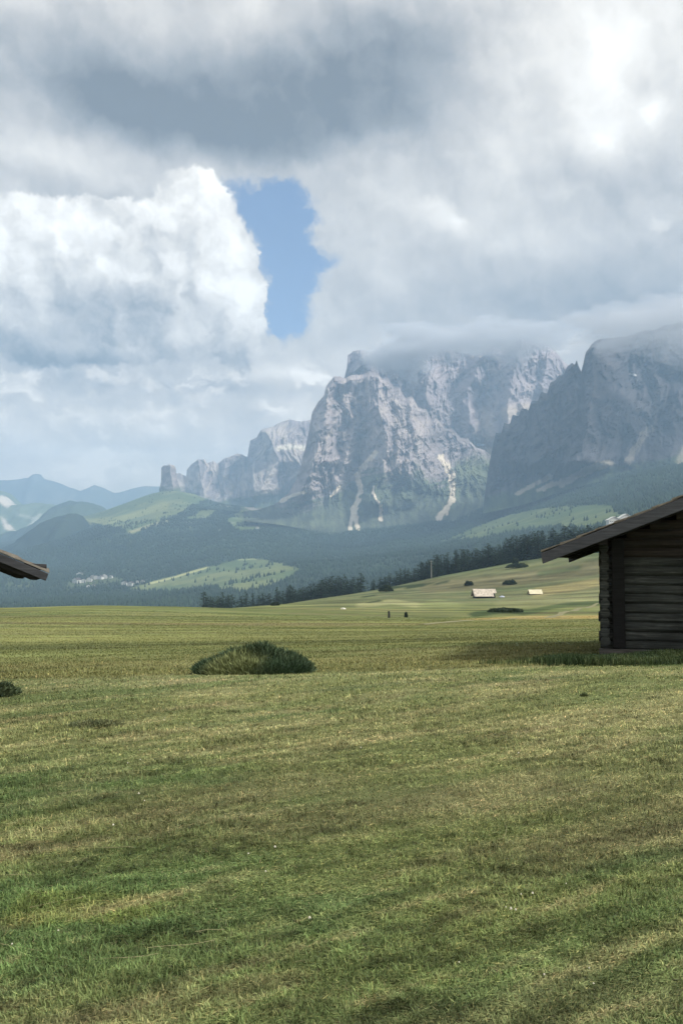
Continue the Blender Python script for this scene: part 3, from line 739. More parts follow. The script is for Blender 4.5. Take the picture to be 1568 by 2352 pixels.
# ------------------------------------------------------------------ foreground grass (uncountable)
def tuft_relief(x, y):
    """small humps of the stubble, a couple of centimetres"""
    al = x * .86 + y * .50; ac = y * .86 - x * .50
    return .016 * fbm(al * 3.0, ac * 6.5, octv=3, seed=410) + .010 * fbm(x * 9, y * 11, octv=2, seed=411)
def blades(name, n, ylo, yhi, label, hmin, hmax, w, lean, colfn=None, power=2.0, flat=0.0, xm=1.5, mask=None, cat="grass", lying=.0, grow=.0):
    u = rng.uniform(0, 1, n)
    y = 1 / (1 / ylo + u * (1 / yhi - 1 / ylo)) if power == 2 else np.exp(np.log(ylo) + u * np.log(yhi / ylo))
    core = y * .40 + .3
    x = np.where(rng.uniform(0, 1, n) < .74, rng.uniform(-1, 1, n) * core, rng.choice([-1, 1], n) * (core + rng.uniform(0, 1, n) ** 1.3 * (xm + 2.2)))
    if mask is not None:
        k = mask(x, y); x, y = x[k], y[k]; n = len(x)
    z = meadow_z(x, y)
    rel = tuft_relief(x, y) * (1 - sstep(14, 30, y)); base_up = np.maximum(rel, -.004) + .004
    col = meadow_colour(x, y, z) if colfn is None else colfn(x, y, z)
    al = x * .86 + y * .50; ac = y * .86 - x * .50
    n1 = fbm(al * .22, ac * .7, octv=5, seed=21)
    past = sstep(13.9, 14.3, y - .06 * x + n1 * .3)
    h = rng.uniform(hmin, hmax, n) * (1 + .5 * fbm(x * 1.1, y * 1.6, octv=3, seed=401) + 6 * rel * (colfn is None)) * (1 + grow * y) 
    if colfn is None: h = h * (1 + .15 * past - .3 * sstep(14, 40, y))
    h = np.maximum(h, .012)
    lie = (rng.uniform(0, 1, n) < lying) & (past < .5)
    a = np.where(lie, rng.normal(.50, .45, n) + pi * rng.integers(0, 2, n), rng.uniform(0, 2 * pi, n))
    L = rng.uniform(.1, 1, n) * lean
    dx, dy = np.cos(a), np.sin(a)
    px, py = -dy, dx
    ww = w * rng.uniform(.6, 1.4, n) * (1 + y * .05)
    fl_ = np.where(lie, .85, flat); hl = np.where(lie, h * 1.7, h)
    zb = z - .004 + base_up + np.where(lie, .012 * rng.uniform(0, 1, n), 0)
    B0 = np.stack([x - px * ww, y - py * ww, zb], 1); B1 = np.stack([x + px * ww, y + py * ww, zb], 1)
    mz = hl * (1 - fl_) * np.cos(L * .5); md = hl * np.sin(L * .5) * (1 - fl_) + hl * fl_ * .5
    M0 = np.stack([x + dx * md * .5 - px * ww * .8, y + dy * md * .5 - py * ww * .8, zb + mz * .55], 1)
    M1 = np.stack([x + dx * md * .5 + px * ww * .8, y + dy * md * .5 + py * ww * .8, zb + mz * .55], 1)
    Tt = np.stack([x + dx * md * 1.5, y + dy * md * 1.5, zb + mz * .95 * np.cos(L * .4)], 1)
    V = np.stack([B0, B1, M1, M0, Tt], 1).reshape(-1, 3)
    b = (np.arange(n) * 5)[:, None]
    F = np.concatenate([b + [0, 1, 2], b + [0, 2, 3], b + [3, 2, 4]], 0)
    if colfn is None:
        st = fbm(al * 1.6, ac * 9.0, octv=4, gain=.6, seed=420) * (1 - sstep(18, 40, y)) + fbm(x * .25, y * 1.3, octv=4, seed=421) * sstep(18, 40, y)
        sp = fbm(x * 14, y * 14, octv=2, seed=422)
        g = 1 + .8 * st + .5 * sp * (1 - sstep(10, 25, y)) + 9 * rel
        col = col * np.clip(g, .35, 2.0)[:, None]
        col = lerp(col, np.array((.27, .25, .13)), .55 * sstep(.25, .55, st) * (y < 40))
        col = np.where(lie[:, None], col * np.array((1.35, 1.22, 1.25)), col)
    var = rng.uniform(.55, 1.5, n)[:, None]
    var = 1 + (var - 1) * (1 - .65 * sstep(11, 26, y))[:, None]
    yel = (rng.uniform(0, 1, n) < .12 * (1 - .7 * sstep(11, 26, y)))[:, None]
    col = col * var
    col = np.where(yel, col * np.array((1.75, 1.45, 1.5)), col)
    o = link(name, np_mesh(name, V, F, False, np.repeat(col, 5, 0)), M_GRASS)
    return tag(o, kind="stuff", label=label, cat=cat)
blades("grass", 760000, 2.2, 12, "short mown green and straw coloured grass of the near meadow", .014, .040, .0020, 1.8, lying=.42)
blades("grass", 460000, 7, 120, "grass of the farther mown field and pasture", .014, .036, .0030, 1.5, power=1, lying=.5, grow=.02)
def haycol(x, y, z):
    n = len(x); return np.array((.20, .19, .105))[None] * rng.uniform(.6, 1.25, n)[:, None]
blades("hay", 42000, 2.2, 15, "loose dry hay stalks lying over the mown grass", .05, .12, .0011, 2.2, haycol, flat=.8, cat="hay")
def uncut(x, y):
    d = np.hypot((x - 6.8) / 3.2, (y - 14.6) / .95); q = np.hypot((x - 4.4) / .95, (y - 15.1) / .8)
    return (np.minimum(d, q) + rng.uniform(-.3, .3, len(x)) + .35 * fbm(x * 2, y * 2, octv=3, seed=5) < 1)
def ucol(x, y, z): 
    return lerp(np.array((.035, .060, .024)), np.array((.065, .092, .036)), sstep(-.3, .4, fbm(x * 2, y * 2, octv=4, seed=8)))
blades("tall_grass", 420000, 13.2, 16.6, "tall uncut dark grass around the foot of the wooden hut", .05, .16, .0038, .9, ucol, power=1, mask=uncut)

# long single stalks lying in the grass
def stalks():
    m = MB()
    for k in range(34):
        y = 1 / random.uniform(1 / 8.5, 1 / 2.7); x = random.uniform(-1, 1) * (y * .4 + .4)
        a = random.gauss(.45, .35) if random.random() < .6 else random.uniform(0, pi)
        L = random.uniform(.12, .42); P = []
        c = random.uniform(-.25, .25)
        for i in range(7):
            t = i / 6 - .5
            px = x + L * t * cos(a + c * t); py = y + L * t * sin(a + c * t)
            P.append((px, py, gz(px, py) + .026 + .002 * sin(i * 1.3 + k)))
        m.tube(P, [.0009] * 7, 4)
    M, nt, b = material("dry_stalk")
    b.inputs['Base Color'].default_value = (.30, .28, .16, 1)
    o = m.build("dry_stalks", M)
    tag(o, kind="stuff", label="long pale dry stalks strewn on the near meadow", cat="hay")
stalks()
def clover():
    m = MB()
    for k in range(70):
        y = 1 / random.uniform(1 / 11, 1 / 2.6); x = random.uniform(-1, 1) * (y * .4 + .4)
        if random.random() < .45 and k: x, y = px + random.gauss(0, .09), max(2.4, py + random.gauss(0, .12))
        px, py = x, y
        z = gz(x, y) + random.uniform(.035, .06); r = random.uniform(.003, .0065)
        for i in range(9):
            t = i * 2.4; q = r * .75
            cx_, cy_, cz_ = x + q * cos(t) * (.3 + .08 * i), y + q * sin(t) * (.3 + .08 * i), z + q * (.9 - .18 * i)
            s = r * .55
            m.add([(cx_ - s, cy_, cz_), (cx_, cy_ - s, cz_), (cx_ + s, cy_, cz_), (cx_, cy_ + s, cz_), (cx_, cy_, cz_ + s), (cx_, cy_, cz_ - s)],
                  [(0, 1, 4), (1, 2, 4), (2, 3, 4), (3, 0, 4), (1, 0, 5), (2, 1, 5), (3, 2, 5), (0, 3, 5)])
    M, nt, b = material("clover_petals"); b.inputs['Base Color'].default_value = (.62, .6, .5, 1)
    tag(m.build("clover_flowers", M), kind="stuff", label="tiny white clover flowers dotted through the near grass", cat="flowers")
clover()

# ------------------------------------------------------------------ shrubs
def shrub(name, c, rx, ry, h, n, col0, col1, label, cat="shrub", leaf=(.03, .09), group=None, up=.8, light=None, seed=0, wid=.22):
    r_ = np.random.default_rng(500 + seed)
    th = r_.uniform(0, 2 * pi, n); rr = np.sqrt(r_.uniform(0, 1, n)); 
    ax = rr * np.cos(th); ay = rr * np.sin(th)
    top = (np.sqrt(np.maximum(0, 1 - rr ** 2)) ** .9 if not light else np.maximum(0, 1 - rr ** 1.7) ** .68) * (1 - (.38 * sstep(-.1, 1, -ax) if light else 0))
    lump = .80 + .55 * fbm(ax * 2.2 + seed, ay * 2.2, octv=4, seed=510 + seed)
    zt = h * top * lump
    z = zt * (1 - .75 * r_.uniform(0, 1, n) ** 1.6)
    x = ax * rx; y = ay * ry
    L = r_.uniform(*leaf, n) 
    d = np.stack([r_.normal(0, .55, n) + ax * .5, r_.normal(0, .55, n) + ay * .5, np.full(n, up) * r_.uniform(.5, 1.4, n)], 1)
    d /= np.linalg.norm(d, axis=1)[:, None]
    s = np.cross(d, r_.normal(0, 1, (n, 3))); s /= np.linalg.norm(s, axis=1)[:, None]
    p = np.stack([x, y, z], 1)
    w = L * wid
    V = np.stack([p - s * w[:, None] * .3, p + s * w[:, None] * .3, p + d * L[:, None] * .5 + s * w[:, None], p + d * L[:, None], p + d * L[:, None] * .5 - s * w[:, None]], 1)
    F = np.arange(n * 5).reshape(n, 5)
    t = sstep(-.35, .35, fbm(x / rx * 2.5 + 4, y / rx * 2.5, z / rx * 3, octv=4, seed=520 + seed))
    C = lerp(np.array(col0), np.array(col1), t)
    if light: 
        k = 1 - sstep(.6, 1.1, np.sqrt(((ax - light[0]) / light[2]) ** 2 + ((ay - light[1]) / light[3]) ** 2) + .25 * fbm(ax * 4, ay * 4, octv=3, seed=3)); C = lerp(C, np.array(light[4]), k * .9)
    C = C * r_.uniform(.6, 1.4, n)[:, None]
    e = empty(name, c)
    link("foliage", np_mesh("foliage", V.reshape(-1, 3), F, False, np.repeat(C, 5, 0)), M_LEAF, e)
    m = MB()
    for k in range(7):
        a = k * .9; q = .1 + .06 * k
        m.tube([(0, 0, -.03), (rx * q * cos(a) * .4, ry * q * sin(a) * .4, -.02), (rx * q * cos(a), ry * q * sin(a), h * .45), (rx * q * cos(a) * 1.3, ry * q * sin(a) * 1.3, h * .7)], [h * .02, h * .02, h * .014, h * .006], 5)
    m.build("stem", M_BARK, e)
    return tag(e, label, cat, group)
bx_, by_ = at(582, 1548, 14.2)[0], 14.2
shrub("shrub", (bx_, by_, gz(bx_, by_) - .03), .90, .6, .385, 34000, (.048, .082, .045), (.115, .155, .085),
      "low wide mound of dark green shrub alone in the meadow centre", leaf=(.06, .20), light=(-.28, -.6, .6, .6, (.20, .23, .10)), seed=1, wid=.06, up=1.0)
bx_, by_ = at(-8, 1592, 11.6)[0], 11.6
shrub("shrub", (bx_, by_, gz(bx_, by_) - .03), .28, .28, .19, 7000, (.045, .07, .038), (.09, .12, .06),
      "small dark green shrub cut off by the left edge below the roof corner", leaf=(.03, .08), seed=2, wid=.14)
bx_, by_ = at_ground(222, 1668)[:2]
shrub("grass_tuft", (bx_, by_, gz(bx_, by_) - .01), .28, .13, .06, 1100, (.09, .11, .055), (.17, .18, .09),
      "small tuft of uncut dark grass left of centre in the mown field", "grass tuft", leaf=(.02, .055), seed=3, wid=.1)
bx_, by_ = at_ground(1340, 1600)[:2]
shrub("grass_tuft", (bx_, by_, gz(bx_, by_) - .01), .03, .03, .03, 160, (.05, .07, .03), (.09, .11, .045),
      "tiny dark grass tuft in the mown field before the wooden hut", "grass tuft", leaf=(.02, .05), seed=4, wid=.1)
for k, (X, Y, rxp, hp, lab) in enumerate([
    (886, 1359, 17, 12, "dark green shrub on the pasture below the red shed"),
    (1076, 1345, 9, 8, "small round shrub just above the shingled barn"),
    (1170, 1343, 16, 9, "low wide shrub on the slope between the two barn roofs"),
    (1187, 1305, 26, 10, "spreading dark juniper shrub high on the hill below the trees"),
    (1183, 1300, 7, 16, "pointed small shrub standing in the juniper on the hill"),
    (632, 1391, 8, 5, "small dark shrub on the crest at the foot of the long tree row"),
    (1160, 1406, 36, 5, "long low strip of green scrub beside the pale path"),
    (932, 1419, 2.2, 11, "small upright dark shrub right of the wooden post")]):
    p = at_ground(X, Y, 120); s = p[1] / FD
    shrub("shrub", (p[0], p[1], p[2] - .1), rxp * s, min(rxp * s, 2.2), hp * s * 1.25, 2600, (.022, .038, .02), (.05, .07, .035), lab, leaf=(.25, .7) if rxp > 3 else (.08, .22), seed=10 + k, wid=.3)

# ------------------------------------------------------------------ conifers along the crest
def conifer(kind, seed):
    r = random.Random(seed); g = np.random.default_rng(seed)
    H = 14.0; e = empty("conifer_tree")
    m = MB(); m.tube([(0, 0, -.6), (.05, 0, H * .5), (0, 0, H * .97)], [.24, .15, .03], 6); m.build("trunk", M_BARK, e)
    P = []; D = []; W = []; Ln = []
    if kind == 'spruce': R, z0, pw = r.uniform(2.0, 2.7), .6, .85
    elif kind == 'slim': R, z0, pw = r.uniform(1.5, 1.9), .8, .8
    else: R, z0, pw = r.uniform(3.0, 3.6), 1.2, .5
    nw = 30
    for i in range(nw):
        t = i / (nw - 1); z = z0 + (H - z0) * t
        if kind == 'pine': rad = R * (max(0.02, (1 - t)) ** .5) * (.65 + .35 * min(1, t * 4))
        else: rad = R * (1 - t) ** pw + .12
        nb = max(4, int(12 * (1 - t) + 4))
        for b in range(nb):
            if r.random() < .10: continue
            a = r.uniform(0, 2 * pi); L = rad * r.uniform(.62, 1.18)
            for s in range(max(3, int(L * 5))):
                q = (s + r.random()) / max(3, int(L * 5))
                P.append((L * q * cos(a), L * q * sin(a), z - .25 * L * q + .12 * L * q * q))
                D.append((cos(a + r.gauss(0, .7)), sin(a + r.gauss(0, .7)), r.gauss(-.15, .3)))
                Ln.append(r.uniform(.35, .75)); 
    P = np.array(P); D = np.array(D); D /= np.linalg.norm(D, axis=1)[:, None]; Ln = np.array(Ln)[:, None]; n = len(P)
    S = np.cross(D, np.array((0, 0, 1.))[None] + g.normal(0, .35, (n, 3))); S /= np.linalg.norm(S, axis=1)[:, None]
    V = np.stack([P - D * Ln * .2, P + D * Ln * .4 + S * Ln * .34, P + D * Ln, P + D * Ln * .4 - S * Ln * .34], 1)
    C = np.array((.028, .046, .027))[None] * g.uniform(.5, 1.7, n)[:, None]
    link("crown", np_mesh("crown", V.reshape(-1, 3), np.arange(4 * n).reshape(n, 4), False, np.repeat(C, 4, 0)), M_NEEDLE, e)
    return e
protos = [conifer('spruce', 1), conifer('spruce', 2), conifer('spruce', 3), conifer('pine', 4), conifer('pine', 5), conifer('pine', 6)]
used = [False] * len(protos)
crestX = [460, 540, 620, 700, 784, 870, 950, 1040, 1150, 1200, 1250, 1375, 1500]
crestY = [1393, 1395, 1388, 1375, 1362, 1351, 1330, 1305, 1289, 1275, 1266, 1260, 1250]
# (from, to, spacing, height in view units, label)
GRP = "conifers in the row along the meadow crest"
runs = [(468, 538, 6.5, 36, "dark conifer in the clump at the left end of the crest row"),
        (556, 628, 12, 34, "conifer among the loosely spaced trees right of the left end clump"),
        (636, 742, 7.5, 38, "conifer in the dense dark stretch along the middle of the crest"),
        (744, 835, 7.0, 42, "tall conifer in the dense stretch ending at the gap on the crest"),
        (858, 952, 11, 34, "conifer in the open group left of the wooden pole"),
        (966, 1030, 7.5, 44, "tall dark conifer beside the wooden pole on the crest"),
        (1046, 1150, 6.5, 46, "conifer in the long dark stretch uphill of the pole"),
        (1150, 1255, 6.0, 52, "conifer in the thick stretch above the hilltop meadow"),
        (1264, 1420, 6.5, 56, "tall conifer behind the hut roof at the top of the hill")]
tr = random.Random(5); ti = 0
for (xa, xb, sp, hh, lab) in runs:
    X = xa
    while X <= xb:
        cy = float(np.interp(X, crestX, crestY))
        y = (555 if X > 700 else 520) + tr.uniform(0, 70)
        x = float(tx_of(X, cy)) * y; z = gz(x, y)
        ct = EYE + float(tz_of(cy)) * y        # height of the crest line of sight there
        want = ct + hh * tr.uniform(.6, 1.0) * y / FD
        h = max(6.0, want - z)
        k = ti if ti < 6 else tr.choice([0, 1, 2, 3, 4, 5, 5])
        t = protos[k] if not used[k] else copy_tree(protos[k]); used[k] = True
        t.location = (x, y, z); s = h / 14.0; ws = max(s, .75) * tr.uniform(1.35, 2.1)
        t.scale = (ws, ws, s); t.rotation_euler = (0, 0, tr.uniform(0, 6.28))
        tag(t, lab, "conifer", lab.replace("conifer", "conifers", 1)); ti += 1
        X += sp * tr.uniform(.6, 1.4)

# ------------------------------------------------------------------ wooden huts near the camera
def hut(name, corner, mirror, width, depth, wall_h, slope, over_side, over_front, label, course=.165, lift=0.0, barge=.135, bmat=None):
    """gable front in the xz plane at local y=0, local x from the near corner inwards (mirror: x -> -x)"""
    S = -1 if mirror else 1
    e = empty(name, corner); m_ = lambda v: (S * v[0], v[1], v[2])
    rr = random.Random(len(name) + int(width * 10))
    rh = wall_h + width / 2 * slope
    def log(mb, x0, x1, yc, z, r, ax='x'):
        n = 12; k = 8; vs = []; fs = []
        for i in range(n + 1):
            t = i / n
            for j in range(k):
                a = 2 * pi * j / k + pi / 8
                rad = r * (1 + .06 * math.sin(i * 2.1 + z * 9 + j) + rr.uniform(-.02, .02))
                c_, s_ = cos(a) * rad * 1.02, sin(a) * rad * 1.06
                p = (x0 + (x1 - x0) * t, yc + c_, z + s_ + .008 * math.sin(t * 5 + z * 13)) if ax == 'x' else (yc + c_, x0 + (x1 - x0) * t, z + s_)
                vs.append(m_(p))
        for i in range(n):
            for j in range(k):
                fs.append((i * k + j, i * k + (j + 1) % k, (i + 1) * k + (j + 1) % k, (i + 1) * k + j))
        fs += [tuple(range(k)), tuple(range(n * k, (n + 1) * k))]
        mb.add(vs, fs)
    for side, yb in (("front", 0.0), ("rear", depth)):
        w = MB(); up = MB(); z = course * .5 + .06; i = 0
        while z < rh - .12:
            x0 = 0 if z < wall_h - .05 else (z - wall_h) / slope + .12
            x1 = width if z < wall_h - .05 else width - (z - wall_h) / slope - .12
            if x1 - x0 > .3:
                tgt = w if z < wall_h * .86 else up
                log(tgt, x0 - (rr.uniform(.0, .03) if i % 2 else 0), x1, yb + .09, z, course * .56)
            z += course; i += 1
        w.build("log_wall", M_LOG, e, smooth=False); up.build("gable", M_LOGBROWN, e)
    for xs in (.09, width - .09):
        w = MB(); z = course * 1.0 + .06; i = 0
        while z < wall_h:
            log(w, -.16 if i % 1 == 0 else 0, depth + .16, xs, z, course * .5, 'y'); z += course; i += 1
        w.build("log_wall", M_LOG, e)
    # dark board coloured like the shaded recess at the corner, sill beam
    p = MB(); p.box(.215, .43, -.075, -.02, .10, wall_h + .05, m_); p.build("recess_board", M_RECESS, e, .008)
    p = MB(); p.box(-.02, width + .02, -.13, .02, -.02, .085, m_); p.build("sill_beam", M_SILL, e, .012)
    for q in range(5):
        p = MB(); p.box(.1 + q * (width - .4) / 4, .4 + q * (width - .4) / 4, -.06, .3, -.5, -.03, m_); p.build("foundation_stone", M_STONE, e, .04)
    # shutter hatch with frame
    s0 = 1.43
    f = MB(); f.box(s0, s0 + .06, -.085, -.01, 1.0, 1.72, m_); f.box(s0 + .7, s0 + .76, -.085, -.01, 1.0, 1.72, m_)
    f.box(s0 + .06, s0 + .7, -.085, -.01, 1.66, 1.72, m_); f.box(s0 + .06, s0 + .7, -.085, -.01, 1.0, 1.06, m_)
    fo = f.build("hatch_frame", M_LOG, e, .006)
    f = MB(); 
    for q in range(4): f.box(s0 + .063 + q * .16, s0 + .063 + q * .16 + .152, -.06, -.02, 1.063, 1.657, m_)
    f.build("hatch", M_LOGBROWN, fo)
    # roof: two slopes of boards with shingles above
    th = .05
    for side in (0, 1):
        def rp(a, y, d):     # a: horizontal distance from ridge, d: height above board underside
            x = width / 2 - a if side == 0 else width / 2 + a
            return m_((x, y, rh + .12 - a * slope + d))
        ln = width / 2 + over_side
        b = MB(); nb = 7
        yf, yr_ = -over_front, depth + over_front
        nn = 24
        for q in range(nn):
            y0 = yf + (yr_ - yf) * q / nn; y1 = yf + (yr_ - yf) * (q + 1) / nn - .012
            dd = rr.uniform(0, .008)
            vs = [rp(0.0, y0, dd), rp(0.0, y1, dd), rp(ln, y1, dd), rp(ln, y0, dd), rp(0.0, y0, dd + th), rp(0.0, y1, dd + th), rp(ln, y1, dd + th), rp(ln, y0, dd + th)]
            b.add(vs, [(0, 3, 2, 1), (4, 5, 6, 7), (0, 1, 5, 4), (1, 2, 6, 5), (2, 3, 7, 6), (3, 0, 4, 7)])
        roof = b.build("roof", M_ROOFW, e)
        # shingle courses, uneven outer edge showing at the verge
        s = MB(); nc = int(ln / .3)
        for q in range(nc):
            a0 = ln + .03 - q * ln / nc; a1 = a0 - ln / nc - .1
            yq = yf - .03
            while yq < yr_ + .02:
                wq = rr.uniform(.09, .2); lift_ = .062 + rr.uniform(0, .03); j = rr.uniform(-.02, .02)
                A = [(a0 + j, yq, lift_), (a0 + j, yq + wq, lift_), (max(a1, 0), yq + wq, lift_ + .0), (max(a1, 0), yq, lift_)]
                vs = [rp(a, yk, d) for a, yk, d in A] + [rp(a, yk, d + (.032 if i < 2 else .006)) for i, (a, yk, d) in enumerate(A)]
                s.add(vs, [(0, 3, 2, 1), (4, 5, 6, 7), (0, 1, 5, 4), (1, 2, 6, 5), (2, 3, 7, 6), (3, 0, 4, 7)])
                yq += wq + .006
        s.build("shingles", M_LICHEN, roof)
        # barge board at the verge
        for y0 in (yf - .035, yr_ + .003):
            b = MB()
            vs = [rp(a, y, d) for y in (y0, y0 + .032) for a, d in ((0, -barge - .01), (0, .058), (ln + .02, .058), (ln - .01, -barge))]
            b.add(vs, [(0, 1, 2, 3), (7, 6, 5, 4), (0, 4, 5, 1), (1, 5, 6, 2), (2, 6, 7, 3), (3, 7, 4, 0)])
            b.build("barge_board", bmat or M_BARGE, roof, .005)
        # rafters
        nrf = 5
        for q in range(nrf):
            yq = .0 + q * (depth) / (nrf - 1) - .04
            b = MB(); r0 = ln - .22
            vs = [rp(a, y, d) for y in (yq - .07, yq + .07) for a, d in ((0, -.155), (0, -.003), (r0, -.003), (r0 + .03, -.04), (r0 - .02, -.12), (r0 - .1, -.15))]
            n6 = 6
            b.add(vs, [tuple(range(6)), tuple(range(11, 5, -1))] + [(i, 6 + i, 6 + (i + 1) % 6, (i + 1) % 6) for i in range(6)])
            b.build("rafter", M_DARKW, roof, .012)
        # verge rafter just inside the barge board
        b = MB(); r0 = ln - .05
        vs = [rp(a, y, d) for y in (yf + .02, yf + .12) for a, d in ((0, -barge * .9 - .06), (0, -.003), (r0, -.003), (r0 - .01, -barge * .9), (r0 - .06, -barge * .9 - .04), (r0 - .12, -barge * .9 - .06))] if barge < .1 else []
        if vs:
            b.add(vs, [tuple(range(6)), tuple(range(11, 5, -1))] + [(i, 6 + i, 6 + (i + 1) % 6, (i + 1) % 6) for i in range(6)])
            b.build("rafter", M_DARKW, roof, .01)
        # wall plate running out to the verge
        b = MB(); b.box(-.0 if side == 0 else width - .16, .16 if side == 0 else width, yf + .12, yr_ - .12, wall_h - .06, wall_h + .06, m_)
        b.build("purlin", M_DARKW, e, .015)
    b = MB(); b.box(width / 2 - .09, width / 2 + .09, yf + .12, yr_ - .12, rh - .13, rh + .05, m_); b.build("ridge_purlin", M_DARKW, e, .015)
    return tag(e, label, "hut")

def fit_verge(cx, cy, cz, rz, mirror, over_front, A, B):
    """roof slope, side overhang and wall height of a hut whose verge passes two sight lines"""
    out = []
    for (X, Y) in (A, B):
        tx, tz = float(tx_of(X, Y)), float(tz_of(Y))
        # world point (tx*t, t, EYE+tz*t) with local y = -over_front
        # local y = -(x-cx)*sin(rz) + (y-cy)*cos(rz)
        t = (-over_front - cx * sin(rz) + cy * cos(rz)) / (cos(rz) - tx * sin(rz))
        x, y, z = tx * t, t, EYE + tz * t
        lx = (x - cx) * cos(rz) + (y - cy) * sin(rz)
        out.append((-lx if mirror else lx, z - cz))
    (xa, za), (xb, zb) = out
    slope = (zb - za) / (xb - xa); over = -xa
    return slope, over, za - .178 + over * slope
hz = EYE + float(tz_of(1500)) * 16
r1 = radians(-17.5); c1 = (at(1378, 1500, 16)[0], 16.0, hz)
sl, ov, wh = fit_verge(*c1, r1, False, .77, (1244, 1270), (1568, 1143))
print("HUT1", sl, ov, wh)
h1 = hut("log_hut", c1, False, 5.6, 6.5, wh, sl, ov, .75, "dark weathered log hut with overhanging shingle roof at the right edge")
h1.rotation_euler = (0, 0, r1)
r2 = radians(20); c2 = (-4.37, 10.275, -.15)
sl, ov, wh = fit_verge(*c2, r2, True, .64, (108, 1316), (0, 1271))
print("HUT2", sl, ov, wh)
h2 = hut("log_hut", c2, True, 5.0, 5.5, wh, sl, ov, .62, "log hut at the left edge, only its dark eaves corner showing", barge=.035, bmat=M_ROOFD2)
h2.rotation_euler = (0, 0, r2)
zt_ = wh - ov * sl + .17
b = MB(); b.tube([(ov - .32, -.45, zt_ + .09), (ov + .0, -.42, zt_ + .07)], [.03, .036], 8)
b.build("gutter", M_DARKW, h2)

# ------------------------------------------------------------------ far huts, barns, houses
def barn(name, X, Y, wpx, hpx, mat, label, ymin=200, rot=0.0, depth=None, wall=.35, notch=False, cat="barn"):
    p = at_ground(X, Y, ymin); s = p[1] / FD
    W = wpx * s; H = hpx * s * 1.25; Dp = depth or W * .55
    e = empty(name, (p[0], p[1], p[2] - .15), rot)
    wl = MB(); wh_ = H * wall
    poly_in = .08 * W
    wl.box(-W / 2 + poly_in, W / 2 - poly_in, .2, Dp, 0, wh_)
    wl.prism([(0, 0), (0, 0), (0, 0)], 0, 0) if False else None
    # gable infill at both ends (roof ridge runs along x)
    for sx in (-1, 1):
        x0 = sx * (W / 2 - poly_in); x1 = x0 - sx * .12
        wl.add([(x0, .2, wh_), (x0, Dp, wh_), (x0, (Dp + .2) / 2, H * .93), (x1, .2, wh_), (x1, Dp, wh_), (x1, (Dp + .2) / 2, H * .93)], [(0, 1, 2), (3, 5, 4), (0, 3, 4, 1), (1, 4, 5, 2), (2, 5, 3, 0)])
    wl.build("wall", M_LOGBROWN, e)
    d = MB(); d.box(W * .1, W * .25, .1, .19, 0, wh_ * .95); d.build("door", M_DARKW, e)
    r = MB(); ym = (Dp + .2) / 2
    nc, nw = 7, 26
    rq = random.Random(int(X))
    for side in (-1, 1):
        for c in range(nc):
            t0 = 1 - c / nc; t1 = 1 - (c + 1.25) / nc
            for k in range(nw):
                if notch and side == -1 and c < 3 and k > nw * .84: continue
                if notch and side == -1 and c > 3 and k < 0: continue
                xa = -W / 2 + W * k / nw; xb = -W / 2 + W * (k + .94) / nw
                def q(x, t, dz): return (x, ym + side * (ym + .5) * t, H - (H - wh_ * .85) * t + dz)
                l = rq.uniform(0, .06); t0_ = t0 + rq.uniform(-.015, .015)
                vs = [q(xa, t0_, l), q(xb, t0_, l), q(xb, max(t1, 0), l), q(xa, max(t1, 0), l), q(xa, t0_, l + .12), q(xb, t0_, l + .12), q(xb, max(t1, 0), l + .03), q(xa, max(t1, 0), l + .03)]
                r.add(vs, [(0, 3, 2, 1), (4, 5, 6, 7), (0, 1, 5, 4), (1, 2, 6, 5), (2, 3, 7, 6), (3, 0, 4, 7)])
    r.build("roof", mat, e)
    return tag(e, label, cat)
barn("barn", 1115, 1374, 54, 17, M_SILVER, "silver shingled barn with sagging roof on the pasture hill", notch=True, rot=.1, wall=.25)
barn("barn", 1230, 1366, 31, 9.5, M_PALE, "small barn with a pale cream roof, right of the silver shingled one", wall=.2, rot=.04)
barn("shed", 908, 1341, 10, 8, M_PINK, "tiny shed with a faded red roof below the crest trees", wall=.45, cat="shed", rot=.3)
barn("shed", 938, 1339, 6, 4, M_ROCKW, "tiny white roofed shed just right of the red one", wall=.3, cat="shed")

def stone(X, Y, w, h, label, mat=M_ROCKW, ymin=100, name="boulder", cat="boulder"):
    p = at_ground(X, Y, ymin); s = p[1] / FD
    import bmesh
    bm = bmesh.new(); bmesh.ops.create_icosphere(bm, subdivisions=3, radius=1)
    for v in bm.verts:
        q = v.co; n = float(fbm(np.array([q.x * 1.5 + X]), np.array([q.y * 1.5]), np.array([q.z * 1.5]), octv=3)[0])
        v.co = (q.x * w * s / 2 * (1 + .3 * n), q.y * w * s / 2.5 * (1 + .3 * n), max(-.2, q.z) * h * s * (1 + .25 * n))
    me = bpy.data.meshes.new(name); bm.to_mesh(me); bm.free()
    o = link(name, me, mat, None, p); return tag(o, label, cat)
stone(788, 1399, 12, 3.2, "long pale boulder on the pasture in the middle distance")
stone(516, 1394, 9, 4, "pale boulder on the crest below the left end tree clump")
stone(1152, 1372, 14, 3.5, "low blue grey covered hay pile beside the silver shingled barn", M_BLUEG, 200, "hay_pile", "hay pile")
def post(X, Y, h, label):
    p = at_ground(X, Y, 100); s = p[1] / FD
    m = MB(); m.tube([(0, 0, -.2), (.0, 0, h * s * .6), (-.03, 0, h * s)], [.15, .14, .12], 8)
    o = m.build("wooden_post", M_DARKW); o.location = p; return tag(o, label, "post")
post(893, 1419, 15, "dark upright wooden post standing alone in the pasture")
p = at(990, 1313, 548); 
e = empty("utility_pole", (p[0], p[1], gz(p[0], p[1])))
m = MB(); ph = EYE + float(tz_of(1287)) * 548 - gz(p[0], p[1]); m.tube([(0, 0, -.3), (0, 0, ph)], [.32, .2], 8); m.build("mast", M_POLE, e)
